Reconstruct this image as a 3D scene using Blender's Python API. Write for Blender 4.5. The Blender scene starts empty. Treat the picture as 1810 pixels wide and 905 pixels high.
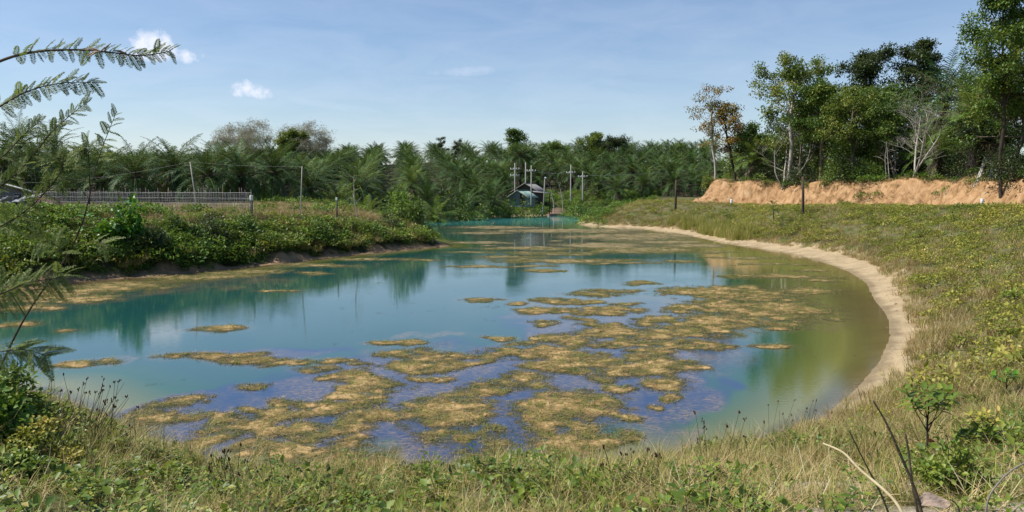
import bpy, bmesh, math, random, time
import numpy as np
from math import radians as R, sin, cos, pi
T0 = time.time()
sc = bpy.context.scene
COL = sc.collection

# ------------------------------------------------------------------ camera
EYE = 4.5
PITCH = math.atan(117.5 / 1420.0)
F = 1420.0
cam_d = bpy.data.cameras.new("camera")
cam_d.sensor_width = 36.0
cam_d.lens = 36.0 * 1420 / 1810
cam_d.clip_start = 0.05
cam_d.clip_end = 9000
cam = bpy.data.objects.new("camera", cam_d)
COL.objects.link(cam)
cam.location = (0, 0, EYE)
cam.rotation_euler = (pi / 2 - PITCH, 0, 0)
sc.camera = cam
FW = np.array([0, cos(PITCH), -sin(PITCH)]); UP = np.array([0, sin(PITCH), cos(PITCH)]); RT = np.array([1., 0, 0])

def ray(px, py):
    return FW + RT * ((px - 905) / F) + UP * ((452.5 - py) / F)

def gp(px, py, z=0.0):
    d = ray(px, py); t = (z - EYE) / d[2]
    return (d[0] * t, d[1] * t)

def at(px, py, Y):
    d = ray(px, py); t = Y / d[1]
    return (d[0] * t, Y, EYE + d[2] * t)

# ------------------------------------------------------------------ light and sky
SUN_EL, SUN_AZ = R(54), R(-90)       # azimuth from +Y, negative = towards -X (left)
sun_dir = np.array([sin(SUN_AZ) * cos(SUN_EL), cos(SUN_AZ) * cos(SUN_EL), sin(SUN_EL)])
sl = bpy.data.lights.new("sun", 'SUN'); sl.energy = 4.9; sl.angle = R(0.55); sl.color = (1.0, 0.95, 0.87)
so = bpy.data.objects.new("sun", sl); COL.objects.link(so)
from mathutils import Vector
so.rotation_euler = Vector(sun_dir).to_track_quat('Z', 'Y').to_euler()

world = bpy.data.worlds.new("World"); sc.world = world; world.use_nodes = True
wn, wl = world.node_tree.nodes, world.node_tree.links
wn.clear()
w_out = wn.new('ShaderNodeOutputWorld'); w_bg = wn.new('ShaderNodeBackground'); w_bg.inputs[1].default_value = 0.100
sky = wn.new('ShaderNodeTexSky'); sky.sky_type = 'NISHITA'; sky.sun_disc = False
sky.sun_elevation = SUN_EL; sky.sun_rotation = SUN_AZ; sky.air_density = 1.0; sky.dust_density = 0.35; sky.ozone_density = 2.6; sky.altitude = 50
tc = wn.new('ShaderNodeTexCoord')

def wmath(op, a, b=None, c=None, clamp=False):
    n = wn.new('ShaderNodeMath'); n.operation = op; n.use_clamp = clamp
    for i, v in enumerate((a, b, c)):
        if v is None: continue
        if isinstance(v, (int, float)): n.inputs[i].default_value = v
        else: wl.new(v, n.inputs[i])
    return n.outputs[0]

def wdot(vec):
    n = wn.new('ShaderNodeVectorMath'); n.operation = 'DOT_PRODUCT'; wl.new(tc.outputs['Generated'], n.inputs[0]); n.inputs[1].default_value = tuple(vec)
    return n.outputs['Value']

def wnoise(scale, detail=6, rough=0.55, stretch=(1, 1, 1), dist=0.0):
    m = wn.new('ShaderNodeMapping'); m.inputs['Scale'].default_value = stretch; wl.new(tc.outputs['Generated'], m.inputs[0])
    n = wn.new('ShaderNodeTexNoise'); n.inputs['Scale'].default_value = scale; n.inputs['Detail'].default_value = detail
    n.inputs['Roughness'].default_value = rough; n.inputs['Distortion'].default_value = dist; wl.new(m.outputs[0], n.inputs[0])
    return n.outputs[0]

def cloud_mask(px, py, rx, ry, noise, soft, amp, flat=True, rot=0.0):
    c = ray(px, py); c /= np.linalg.norm(c)
    r = np.cross(c, [0, 0, 1]); r /= np.linalg.norm(r); u = np.cross(r, c)
    r2 = r * cos(rot) + u * sin(rot); u2 = -r * sin(rot) + u * cos(rot)
    x = wmath('DIVIDE', wdot(r2), rx / F); y = wmath('DIVIDE', wdot(u2), ry / F)
    if flat:   # flat base: the lower half is squashed
        y = wmath('MULTIPLY', y, wmath('ADD', 1.0, wmath('MULTIPLY', wmath('LESS_THAN', y, 0.0), 0.9)))
    d = wmath('SUBTRACT', 1.0, wmath('ADD', wmath('MULTIPLY', x, x), wmath('MULTIPLY', y, y)))
    d = wmath('ADD', d, wmath('MULTIPLY', wmath('SUBTRACT', noise, 0.5), amp))
    front = wmath('GREATER_THAN', wdot(c), 0.5)
    return wmath('MULTIPLY', wmath('DIVIDE', d, soft, clamp=True), front)

nz = wnoise(42, 8, 0.68)
masks = [
    wmath('MULTIPLY', cloud_mask(285, 100, 66, 24, nz, 1.3, 4.2), 0.92),
    wmath('MULTIPLY', cloud_mask(270, 84, 36, 28, nz, 1.1, 4.0), 0.92),
    wmath('MULTIPLY', cloud_mask(437, 166, 42, 22, nz, 1.2, 4.6), 0.88),
]
nw = wnoise(9, 6, 0.6, (1, 1, 4.0), 0.6)
masks += [
    wmath('MULTIPLY', cloud_mask(818, 126, 75, 13, nz, 1.8, 2.0, False, 0.05), 0.55),
    wmath('MULTIPLY', cloud_mask(960, 108, 110, 4, nz, 2.4, 2.8, False, 0.02), 0.20),
    wmath('MULTIPLY', cloud_mask(350, 27, 40, 8, nz, 2.4, 3.0, False), 0.22),
    wmath('MULTIPLY', cloud_mask(600, 190, 190, 18, nw, 2.0, 2.2, False, -0.09), 0.45),
    wmath('MULTIPLY', cloud_mask(900, 218, 250, 20, nw, 2.0, 2.0, False, -0.06), 0.42),
    wmath('MULTIPLY', cloud_mask(230, 150, 180, 24, nw, 2.0, 2.2, False, 0.05), 0.36),
]
tot = masks[0]
for m_ in masks[1:]: tot = wmath('MAXIMUM', tot, m_)
# thin high veil everywhere, denser to the horizon
sepz = wn.new('ShaderNodeSeparateXYZ'); wl.new(tc.outputs['Generated'], sepz.inputs[0])
hz = wmath('SUBTRACT', 1.0, wmath('DIVIDE', sepz.outputs[2], 0.55, clamp=True), clamp=True)
veil = wmath('MULTIPLY', wmath('MULTIPLY', hz, wmath('MULTIPLY', nw, 1.0)), 0.42)
tot = wmath('MAXIMUM', tot, veil)
wm = wn.new('ShaderNodeMix'); wm.data_type = 'RGBA'; wl.new(tot, wm.inputs[0]); wl.new(sky.outputs[0], wm.inputs[6])
wm.inputs[7].default_value = (8.0, 8.3, 9.0, 1)
hs = wn.new('ShaderNodeHueSaturation'); hs.inputs['Saturation'].default_value = 1.14; wl.new(wm.outputs[2], hs.inputs['Color'])
tintn = wn.new('ShaderNodeMix'); tintn.data_type = 'RGBA'; tintn.blend_type = 'MULTIPLY'; tintn.inputs[0].default_value = 1.0; tintn.inputs[7].default_value = (0.99, 0.985, 1.02, 1)
wl.new(hs.outputs[0], tintn.inputs[6]); wl.new(tintn.outputs[2], w_bg.inputs[0]); wl.new(w_bg.outputs[0], w_out.inputs[0])

sc.view_settings.view_transform = 'Standard'; sc.view_settings.look = 'None'
sc.view_settings.exposure = 0.28; sc.view_settings.gamma = 1.0
sc.render.engine = 'CYCLES'
sc.cycles.max_bounces = 6; sc.cycles.transparent_max_bounces = 8; sc.cycles.caustics_reflective = False; sc.cycles.caustics_refractive = False

# ------------------------------------------------------------------ noise in numpy
def _h(ix, iy, s):
    n = (ix.astype(np.int64) * 374761393 + iy.astype(np.int64) * 668265263 + s * 1442695041) & 0xffffffff
    n = ((n ^ (n >> 13)) * 1274126177) & 0xffffffff
    n = (n ^ (n >> 16)) & 0xffffffff
    return n / 4294967295.0

def vnoise(x, y, s=0):
    x = np.asarray(x, float); y = np.asarray(y, float)
    ix = np.floor(x); iy = np.floor(y); fx = x - ix; fy = y - iy
    fx = fx * fx * (3 - 2 * fx); fy = fy * fy * (3 - 2 * fy)
    a = _h(ix, iy, s); b = _h(ix + 1, iy, s); c = _h(ix, iy + 1, s); d = _h(ix + 1, iy + 1, s)
    return (a + (b - a) * fx) * (1 - fy) + (c + (d - c) * fx) * fy

def fbm(x, y, octv=4, s=0, gain=0.5):
    t = 0; amp = 1; tot_ = 0
    for o in range(octv):
        t = t + amp * vnoise(x * 2 ** o + o * 17.3, y * 2 ** o - o * 9.1, s + o); tot_ += amp; amp *= gain
    return t / tot_

def sst(a, b, x):
    t = np.clip((x - a) / (b - a), 0, 1); return t * t * (3 - 2 * t)

# ------------------------------------------------------------------ terrain functions
shore_px = [(480, 848), (350, 815), (205, 752), (75, 690)]
shore = [gp(*p) for p in shore_px]
shore += [(-17, 17.5), (-25, 20), (-36, 27), (-38, 34), (-30, 37)]
shore += [gp(*p) for p in [(60, 512), (150, 497), (280, 489), (400, 477), (500, 466), (580, 456), (650, 449), (740, 440), (786, 436)]]
shore += [(-4.9, 64), (-6.5, 70), (-11, 80), (-19, 92), (-22, 104), (-19, 113), (-10.5, 124), (-4, 132), (2, 137), (8, 140.5), (13, 141), (14.6, 136)]
shore += [(13, 127), (10.2, 116), (8.6, 108), (8.4, 103)]
shore += [gp(*p) for p in [(1060, 401), (1130, 404), (1200, 413), (1260, 426), (1330, 438), (1400, 449), (1450, 462), (1500, 480), (1530, 500), (1545, 530), (1568, 560), (1572, 595), (1553, 640), (1510, 690), (1455, 735), (1390, 770), (1300, 800), (1180, 815), (1050, 825), (900, 832), (700, 845)]]
shore = np.array(shore)

def seg_dist(x, y, poly, closed=True):
    """distance to a polyline and inside test"""
    n = len(poly); d2 = np.full(x.shape, 1e18); ins = np.zeros(x.shape, bool)
    for i in range(n if closed else n - 1):
        ax, ay = poly[i]; bx, by = poly[(i + 1) % n]
        ex, ey = bx - ax, by - ay; L = ex * ex + ey * ey + 1e-12
        t = np.clip(((x - ax) * ex + (y - ay) * ey) / L, 0, 1)
        dx = x - ax - t * ex; dy = y - ay - t * ey
        d2 = np.minimum(d2, dx * dx + dy * dy)
        if closed:
            c = ((ay > y) != (by > y)) & (x < (bx - ax) * (y - ay) / (by - ay + 1e-15) + ax)
            ins ^= c
    return np.sqrt(d2), ins

def shore_sd(x, y):
    d, ins = seg_dist(x, y, shore)
    return np.where(ins, -d, d)      # + on land

ANCH = np.array([  # x, y, width to the top, beach width, plateau height
    (0, 6, 12.0, 0.3, 3.15), (-9, 9, 7.0, 0.3, 3.2), (9, 9, 11.0, 0.3, 3.1), (14, 15, 10.0, 0.7, 3.1), (16, 25, 10.5, 0.95, 3.3), (22, 36, 10.5, 1.35, 3.3), (24, 50, 10.0, 2.1, 3.35),
    (24, 70, 9.0, 2.0, 2.9), (30, 86, 9, 2, 2.45), (38, 66, 10, 2, 2.75), (13, 100, 9, 1.4, 2.9), (-26, 45, 5.4, 0.5, 2.75), (-17, 52, 5.8, 0.5, 2.7), (-9, 66, 8.0, 0.5, 2.5), (-20, 80, 6, 0.5, 2.8),
    (0, 150, 22, 0.8, 3.2), (-25, 125, 16, 0.8, 3.0), (-45, 30, 6, 0.6, 2.8)])

mesa = np.array([at(1230, 350, 101)[:2], at(1300, 350, 97)[:2], at(1380, 350, 93)[:2], at(1450, 350, 87)[:2], at(1530, 350, 82)[:2], at(1620, 350, 77)[:2],
                 at(1700, 350, 71)[:2], at(1810, 350, 64)[:2], (50, 58), (70, 54), (160, 70), (160, 200), (62, 170), (36, 130)])

def beach_at(x, y):
    w = 0; acc = 0
    for ax, ay, W, b, H in ANCH:
        k = 1.0 / ((x - ax) ** 2 + (y - ay) ** 2 + 9.0) ** 1.6; w = w + k; acc = acc + k * b
    return acc / w

def ground(x, y):
    x = np.asarray(x, float); y = np.asarray(y, float)
    sd = shore_sd(x, y)
    w = 0; acc = np.zeros((3,) + x.shape)
    for ax, ay, W, b, H in ANCH:
        k = 1.0 / ((x - ax) ** 2 + (y - ay) ** 2 + 9.0) ** 1.6
        w = w + k; acc[0] += k * W; acc[1] += k * b; acc[2] += k * H
    W, b, H = acc / w
    s = np.maximum(sd + (fbm(x * 0.6, y * 0.6, 4, 5) - 0.5) * 1.9 * np.clip(sd * 1.5, 0, 1), 0)
    t = np.clip((s - b) / np.maximum(W - b, 0.5), 0, 1)
    z = 0.16 * np.minimum(s, b) + (H - 0.16 * b) * (1 - (1 - t) ** 1.35)
    z = z + (fbm(x * 0.9, y * 0.9, 4, 11) - 0.5) * 0.30 * np.clip(sd - b, 0, 1) + (fbm(x * 0.12, y * 0.12, 3, 3) - 0.5) * 0.5 * sst(3, 14, sd)
    # pond bottom: shallow on the right-hand beach and along the left foot, deeper elsewhere
    dd = np.maximum(-sd, 0); shal = sst(2, 14, x) * sst(10, 20, y) * (1 - sst(60, 85, y))
    left = (1 - sst(-19, -9, x)) * (1 - sst(58, 75, y)) * sst(20, 30, y)
    bed = -(dd * (0.5 - 0.385 * shal) + 0.01)
    bed = bed * (1 - left) + left * -(0.07 * np.minimum(dd, 3.2) + np.maximum(dd - 3.2, 0) * 0.5 + 0.01)
    z = np.where(sd > 0, z, np.maximum(bed, -3.0))
    # the raised block on the right with its cut orange face
    md, mi = seg_dist(x, y, mesa); ms = np.where(mi, md, -md)
    rill = (fbm(x * 0.55 + y * 0.15, y * 0.2, 4, 41) - 0.5) * 2.0 + (fbm(x * 1.6, y * 0.9, 4, 44, .5) - 0.5) * 0.9
    mh = (0.35 * sst(-0.4, 1.1, ms + rill) + 0.65 * sst(0.6, 2.1, ms + rill)) * (2.15 + 0.45 * sst(60, 95, y) + 0.30 + (fbm(x * 0.3, y * 0.3, 4, 8) - 0.5) * 1.3)
    z = z + mh + sst(5, 40, ms) * 1.0
    # hills under the plantation
    z = z + sst(150, 290, y + 0.25 * np.abs(x)) * 10.8 * sst(-95, -20, x) + sst(110, 260, y) * 5.5 * (1 - sst(-95, -20, x))
    z = z - sst(350, 900, np.hypot(x, y)) * 6.0
    return z, sd, ms + rill

def gz(x, y):
    z, _, _ = ground(np.array([x]), np.array([y])); return float(z[0])

def hit(px, py, dz=0.0, y0=3.0):
    """distance Y at which the sight line through a picture point meets the ground (raised by the plant cover dz)"""
    d = ray(px, py); Y = np.geomspace(y0, 200, 900); X = d[0] / d[1] * Y; Z = EYE + d[2] / d[1] * Y; g, _, _ = ground(X, Y); k = np.where(Z < np.maximum(g + dz, 0))[0]
    return float(Y[k[0]]) if len(k) else 120.0

# ------------------------------------------------------------------ mesh helpers
def mk_mesh(name, V, quads=None, tris=None, mat=None, attrs=None, smooth=False, midx=None):
    V = np.asarray(V, np.float32).reshape(-1, 3)
    quads = np.asarray(quads if quads is not None else [], np.int32).reshape(-1, 4)
    tris = np.asarray(tris if tris is not None else [], np.int32).reshape(-1, 3)
    me = bpy.data.meshes.new(name)
    me.vertices.add(len(V)); me.vertices.foreach_set('co', V.ravel())
    nl = quads.size + tris.size; me.loops.add(nl)
    me.loops.foreach_set('vertex_index', np.concatenate([quads.ravel(), tris.ravel()]))
    npoly = len(quads) + len(tris); me.polygons.add(npoly)
    ls = np.concatenate([np.arange(len(quads)) * 4, quads.size + np.arange(len(tris)) * 3])
    me.polygons.foreach_set('loop_start', ls.astype(np.int32))
    if smooth: me.polygons.foreach_set('use_smooth', np.ones(npoly, bool))
    mats = mat if isinstance(mat, (list, tuple)) else [mat]
    for m in mats:
        if m is not None: me.materials.append(m)
    if midx is not None: me.polygons.foreach_set('material_index', np.asarray(midx, np.int32))
    for k, a in (attrs or {}).items():
        a = np.asarray(a, np.float32)
        if a.ndim == 1:
            at_ = me.attributes.new(k, 'FLOAT', 'POINT'); at_.data.foreach_set('value', a)
        else:
            at_ = me.attributes.new(k, 'FLOAT_VECTOR', 'POINT'); at_.data.foreach_set('vector', a.ravel())
    me.update(calc_edges=True)
    return me

class Geo:
    def __init__(s): s.V = []; s.Q = []; s.T = []; s.A = []; s.QM = []; s.TM = []; s.n = 0
    def add(s, V, Q=None, T=None, tint=0.5, m=0):
        V = np.asarray(V, float).reshape(-1, 3)
        if Q is not None and len(Q): q = np.asarray(Q).reshape(-1, 4) + s.n; s.Q.append(q); s.QM.append(np.full(len(q), m))
        if T is not None and len(T): t = np.asarray(T).reshape(-1, 3) + s.n; s.T.append(t); s.TM.append(np.full(len(t), m))
        s.V.append(V); s.A.append(np.broadcast_to(np.asarray(tint, float), (len(V),))); s.n += len(V)
    def mesh(s, name, mat, smooth=False):
        Q = np.concatenate(s.Q) if s.Q else None; T = np.concatenate(s.T) if s.T else None
        mi = np.concatenate(s.QM + s.TM) if isinstance(mat, (list, tuple)) else None
        return mk_mesh(name, np.concatenate(s.V), Q, T, mat, {'tint': np.concatenate(s.A)}, smooth, mi)

def norm(v):
    v = np.asarray(v, float); return v / (np.linalg.norm(v, axis=-1, keepdims=True) + 1e-12)

def tube(g, pts, rad, sides=5, tint=0.5, m=0, cap=False):
    pts = np.asarray(pts, float); n = len(pts); rad = np.broadcast_to(np.asarray(rad, float), (n,))
    tan = norm(np.gradient(pts, axis=0))
    ref = np.array([0, 0, 1.]) if abs(tan[0][2]) < 0.8 else np.array([1., 0, 0])
    a = norm(np.cross(tan, ref)); b = np.cross(tan, a)
    ang = np.arange(sides) * 2 * pi / sides
    ring = (a[:, None, :] * np.cos(ang)[None, :, None] + b[:, None, :] * np.sin(ang)[None, :, None]) * rad[:, None, None] + pts[:, None, :]
    V = ring.reshape(-1, 3); i = np.arange(n - 1)[:, None] * sides; j = np.arange(sides)[None, :]; k = (j + 1) % sides
    Q = np.stack([i + j, i + k, i + sides + k, i + sides + j], -1).reshape(-1, 4)
    T = None
    if cap:
        V = np.vstack([V, pts[-1]]); c = n * sides; base = (n - 1) * sides
        T = [(base + q, base + (q + 1) % sides, c) for q in range(sides)]
    g.add(V, Q, T, tint, m)

def sticks(g, A, B, ra, rb, tint=0.5, m=0):
    """many three-sided tapered sticks at once"""
    A = np.asarray(A, float); B = np.asarray(B, float); n = len(A)
    if not n: return
    t = norm(B - A); ref = np.where(np.abs(t[:, 2:3]) < 0.8, np.array([[0, 0, 1.]]), np.array([[1., 0, 0]]))
    a = norm(np.cross(t, ref)); b = np.cross(t, a)
    V = []
    for P, r in ((A, ra), (B, rb)):
        r = np.broadcast_to(np.asarray(r, float), (n,))[:, None]
        for k in range(3):
            th = k * 2 * pi / 3; V.append(P + (a * cos(th) + b * sin(th)) * r)
    V = np.stack(V, 1).reshape(-1, 3); base = np.arange(n)[:, None] * 6
    Q = np.concatenate([base + np.array([[k, (k + 1) % 3, 3 + (k + 1) % 3, 3 + k]]) for k in range(3)])
    g.add(V, Q, None, tint if np.isscalar(tint) else np.repeat(tint, 6), m)

def leaves(g, P, D, N, L, Wd, tint, fold=0.25, m=0, droop=0.15):
    """folded pointed leaves: P base, D direction, N rough normal"""
    P = np.asarray(P, float); D = norm(D); S = norm(np.cross(D, N)); N = np.cross(S, D); n = len(P)
    L = np.broadcast_to(np.asarray(L, float), (n,))[:, None]; Wd = np.broadcast_to(np.asarray(Wd, float), (n,))[:, None]
    tip = P + D * L - N * L * droop
    mid = P + D * L * 0.5
    l = mid + S * Wd * 0.5 + N * Wd * fold; r = mid - S * Wd * 0.5 + N * Wd * fold
    V = np.stack([P, l, tip, r], 1).reshape(-1, 3); b = np.arange(n)[:, None] * 4
    T = np.concatenate([b + [[0, 1, 2]], b + [[0, 2, 3]]])
    g.add(V, None, T, np.repeat(np.broadcast_to(np.asarray(tint, float), (n,)), 4), m)

def blades(g, P, D, L, Wd, bend, tint, seg=3, m=0):
    """grass blades: curved tapering strips. D initial direction, bend = how far the tip falls over"""
    P = np.asarray(P, float); D = norm(D); n = len(P)
    L = np.broadcast_to(np.asarray(L, float), (n,))[:, None]; Wd = np.broadcast_to(np.asarray(Wd, float), (n,))[:, None]
    bend = np.broadcast_to(np.asarray(bend, float), (n,))[:, None]
    hor = D.copy(); hor[:, 2] = 0; hor = norm(hor + 1e-4); S = np.stack([-hor[:, 1], hor[:, 0], np.zeros(n)], 1)
    rows = []
    for k in range(seg + 1):
        s = k / seg
        c = P + D * L * s + (hor * 0.6 - np.array([[0, 0, 1.]]) * 0.55) * bend * L * s * s
        w = Wd * 0.5 * (1 - s ** 1.6) + Wd * 0.02
        rows += [c - S * w, c + S * w]
    V = np.stack(rows, 1).reshape(-1, 3); b = np.arange(n)[:, None] * (2 * seg + 2)
    Q = np.concatenate([b + np.array([[2 * k, 2 * k + 1, 2 * k + 3, 2 * k + 2]]) for k in range(seg)])
    g.add(V, Q, None, np.repeat(np.broadcast_to(np.asarray(tint, float), (n,)), 2 * seg + 2), m)

def box(g, c, s, rz=0.0, tint=0.5, m=0):
    c = np.asarray(c, float); h = np.asarray(s, float) / 2
    V = np.array([(x, y, z) for z in (-1, 1) for y in (-1, 1) for x in (-1, 1)], float) * h
    cr, sr = cos(rz), sin(rz); V = np.stack([V[:, 0] * cr - V[:, 1] * sr, V[:, 0] * sr + V[:, 1] * cr, V[:, 2]], 1) + c
    g.add(V, [(0, 2, 3, 1), (4, 5, 7, 6), (0, 1, 5, 4), (2, 6, 7, 3), (0, 4, 6, 2), (1, 3, 7, 5)], None, tint, m)

# ------------------------------------------------------------------ object helpers
def link(name, me, parent=None, loc=None, rz=None):
    o = bpy.data.objects.new(name, me); COL.objects.link(o)
    if parent is not None: o.parent = parent
    if loc is not None: o.location = loc
    if rz is not None: o.rotation_euler = (0, 0, rz)
    return o

def tag(o, label=None, cat=None, group=None, kind=None):
    if label: o['label'] = label
    if cat: o['category'] = cat
    if group: o['group'] = group
    if kind: o['kind'] = kind
    return o

def thing(name, loc, label, cat, group=None, rz=0.0):
    o = bpy.data.objects.new(name, None); COL.objects.link(o); o.empty_display_size = 0.2
    o.location = loc; o.rotation_euler = (0, 0, rz)
    return tag(o, label, cat, group)

def scatter(name, pts, rot, scl, protos, label, cat, kinds=None):
    """one 'stuff' object: every point carries an instance of one of the prototype meshes"""
    pts = np.asarray(pts, np.float32); n = len(pts)
    idx = kinds if kinds is not None else np.random.RandomState(7).randint(0, len(protos), n)
    me = bpy.data.meshes.new(name); me.vertices.add(n); me.vertices.foreach_set('co', pts.ravel())
    a = me.attributes.new('rot', 'FLOAT_VECTOR', 'POINT'); a.data.foreach_set('vector', np.asarray(rot, np.float32).ravel())
    a = me.attributes.new('scl', 'FLOAT', 'POINT'); a.data.foreach_set('value', np.asarray(scl, np.float32))
    a = me.attributes.new('pick', 'INT', 'POINT'); a.data.foreach_set('value', np.asarray(idx, np.int32))
    for p in protos:
        for m in p.materials:
            if m.name not in [q.name for q in me.materials]: me.materials.append(m)
    o = link(name, me); tag(o, label, cat, kind='stuff')
    ng = bpy.data.node_groups.new(name + '_nodes', 'GeometryNodeTree')
    ng.interface.new_socket('Geometry', in_out='INPUT', socket_type='NodeSocketGeometry')
    ng.interface.new_socket('Geometry', in_out='OUTPUT', socket_type='NodeSocketGeometry')
    N, L = ng.nodes, ng.links
    gi = N.new('NodeGroupInput'); go = N.new('NodeGroupOutput')
    def nattr(nm, ty):
        q = N.new('GeometryNodeInputNamedAttribute'); q.data_type = ty; q.inputs[0].default_value = nm; return q.outputs[0]
    rt, sc_, pk = nattr('rot', 'FLOAT_VECTOR'), nattr('scl', 'FLOAT'), nattr('pick', 'INT')
    joined = N.new('GeometryNodeJoinGeometry')
    for k, pm in enumerate(protos):
        po = bpy.data.objects.new(pm.name, pm)          # source only, never linked to the scene
        oi = N.new('GeometryNodeObjectInfo'); oi.inputs[0].default_value = po
        cmp_ = N.new('FunctionNodeCompare'); cmp_.data_type = 'INT'; cmp_.operation = 'EQUAL'
        L.new(pk, cmp_.inputs[2]); cmp_.inputs[3].default_value = k
        ip = N.new('GeometryNodeInstanceOnPoints'); L.new(gi.outputs[0], ip.inputs['Points']); L.new(cmp_.outputs[0], ip.inputs['Selection'])
        L.new(oi.outputs['Geometry'], ip.inputs['Instance']); L.new(rt, ip.inputs['Rotation']); L.new(sc_, ip.inputs['Scale'])
        L.new(ip.outputs[0], joined.inputs[0])
    L.new(joined.outputs[0], go.inputs[0])
    md = o.modifiers.new('scatter', 'NODES'); md.node_group = ng
    return o

# ------------------------------------------------------------------ materials
def newmat(name):
    m = bpy.data.materials.new(name); m.use_nodes = True; nt = m.node_tree; nt.nodes.clear()
    out = nt.nodes.new('ShaderNodeOutputMaterial')
    return m, nt.nodes, nt.links, out

def ramp(N, L, fac, stops):
    r = N.new('ShaderNodeValToRGB'); L.new(fac, r.inputs[0])
    el = r.color_ramp.elements
    while len(el) > 1: el.remove(el[0])
    el[0].position = stops[0][0]; el[0].color = (*stops[0][1], 1)
    for p, c in stops[1:]:
        e = el.new(p); e.color = (*c, 1)
    return r.outputs[0]

def nmath(N, L, op, a, b=None, clamp=False):
    n = N.new('ShaderNodeMath'); n.operation = op; n.use_clamp = clamp
    for i, v in enumerate((a, b)):
        if v is None: continue
        if isinstance(v, (int, float)): n.inputs[i].default_value = v
        else: L.new(v, n.inputs[i])
    return n.outputs[0]

def nnoise(N, L, scale, detail=4, rough=0.55, coord='Object', stretch=(1, 1, 1), dist=0.0):
    t = N.new('ShaderNodeTexCoord'); m = N.new('ShaderNodeMapping'); m.inputs['Scale'].default_value = stretch
    if coord == 'World':
        g_ = N.new('ShaderNodeNewGeometry'); L.new(g_.outputs['Position'], m.inputs[0])
    else: L.new(t.outputs[coord], m.inputs[0])
    n = N.new('ShaderNodeTexNoise'); n.inputs['Scale'].default_value = scale; n.inputs['Detail'].default_value = detail
    n.inputs['Roughness'].default_value = rough; n.inputs['Distortion'].default_value = dist
    L.new(m.outputs[0], n.inputs[0]); return n.outputs[0]

def nmix(N, L, f, a, b):
    n = N.new('ShaderNodeMix'); n.data_type = 'RGBA'
    for i, v in ((0, f), (6, a), (7, b)):
        if isinstance(v, (int, float)): n.inputs[i].default_value = v
        elif isinstance(v, tuple): n.inputs[i].default_value = (*v, 1)
        else: L.new(v, n.inputs[i])
    return n.outputs[2]

def nattr(N, name, vec=False):
    a = N.new('ShaderNodeAttribute'); a.attribute_name = name; return a.outputs['Color' if vec else 'Fac']

def leaf_mat(name, stops, trans=0.3, rough=0.5, spec=0.35, vary=0.35, wscale=None):
    """foliage: colour by each leaf's tint, the individual's own random, and optionally a wide patchiness"""
    m, N, L, out = newmat(name)
    f = nattr(N, 'tint'); oi = N.new('ShaderNodeObjectInfo')
    f = nmath(N, L, 'ADD', f, nmath(N, L, 'MULTIPLY', nmath(N, L, 'SUBTRACT', oi.outputs['Random'], 0.5), vary))
    if wscale:
        f = nmath(N, L, 'ADD', f, nmath(N, L, 'MULTIPLY', nmath(N, L, 'SUBTRACT', nnoise(N, L, wscale, 3, 0.5, 'World'), 0.5), 1.1))
    c = ramp(N, L, f, stops)
    b = N.new('ShaderNodeBsdfPrincipled'); L.new(c, b.inputs['Base Color']); b.inputs['Roughness'].default_value = rough
    b.inputs['Specular IOR Level'].default_value = spec
    if trans:
        t = N.new('ShaderNodeBsdfTranslucent'); L.new(nmix(N, L, 0.35, c, (0.30, 0.36, 0.04)), t.inputs[0])
        mx = N.new('ShaderNodeMixShader'); mx.inputs[0].default_value = trans; L.new(b.outputs[0], mx.inputs[1]); L.new(t.outputs[0], mx.inputs[2])
        L.new(mx.outputs[0], out.inputs[0])
    else: L.new(b.outputs[0], out.inputs[0])
    return m

def solid_mat(name, c1, c2, scale=6, rough=0.8, bump=0.0, spec=0.3, stretch=(1, 1, 1), metal=0.0, detail=5):
    m, N, L, out = newmat(name)
    n = nnoise(N, L, scale, detail, 0.6, 'Object', stretch)
    c = ramp(N, L, n, [(0.3, c1), (0.7, c2)])
    b = N.new('ShaderNodeBsdfPrincipled'); L.new(c, b.inputs['Base Color']); b.inputs['Roughness'].default_value = rough
    b.inputs['Specular IOR Level'].default_value = spec; b.inputs['Metallic'].default_value = metal
    if bump:
        bp = N.new('ShaderNodeBump'); bp.inputs['Strength'].default_value = bump; bp.inputs['Distance'].default_value = 0.03
        L.new(n, bp.inputs['Height']); L.new(bp.outputs[0], b.inputs['Normal'])
    L.new(b.outputs[0], out.inputs[0]); return m
# ================================================================== TERRAIN
ang = np.concatenate([np.linspace(-180, -44, 26)[:-1], np.linspace(-44, 44, 640), np.linspace(44, 180, 26)[1:]]) * pi / 180
rad = [0.4]
while rad[-1] < 150: rad.append(rad[-1] * (1.0125 if rad[-1] < 40 else 1.0075) + 0.002)
while rad[-1] < 330: rad.append(rad[-1] * 1.02)
while rad[-1] < 6000: rad.append(rad[-1] * 1.09)
rad = np.array(rad); na, nr = len(ang), len(rad)
RR, AA = np.meshgrid(rad, ang, indexing='ij'); TX = RR * np.sin(AA); TY = RR * np.cos(AA)
TZ, TSD, TMS = ground(TX.ravel(), TY.ravel())
V = np.stack([TX.ravel(), TY.ravel(), TZ], 1)
i = np.arange(nr - 1)[:, None] * na; j = np.arange(na - 1)[None, :]
Q = np.stack([i + j, i + j + 1, i + na + j + 1, i + na + j], -1).reshape(-1, 4)
cen = len(V); V = np.vstack([V, [0, 0, gz(0, 0)]])
T = [(cen, j_ + 1, j_) for j_ in range(na - 1)]
beach_w = beach_at(TX.ravel(), TY.ravel())

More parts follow.
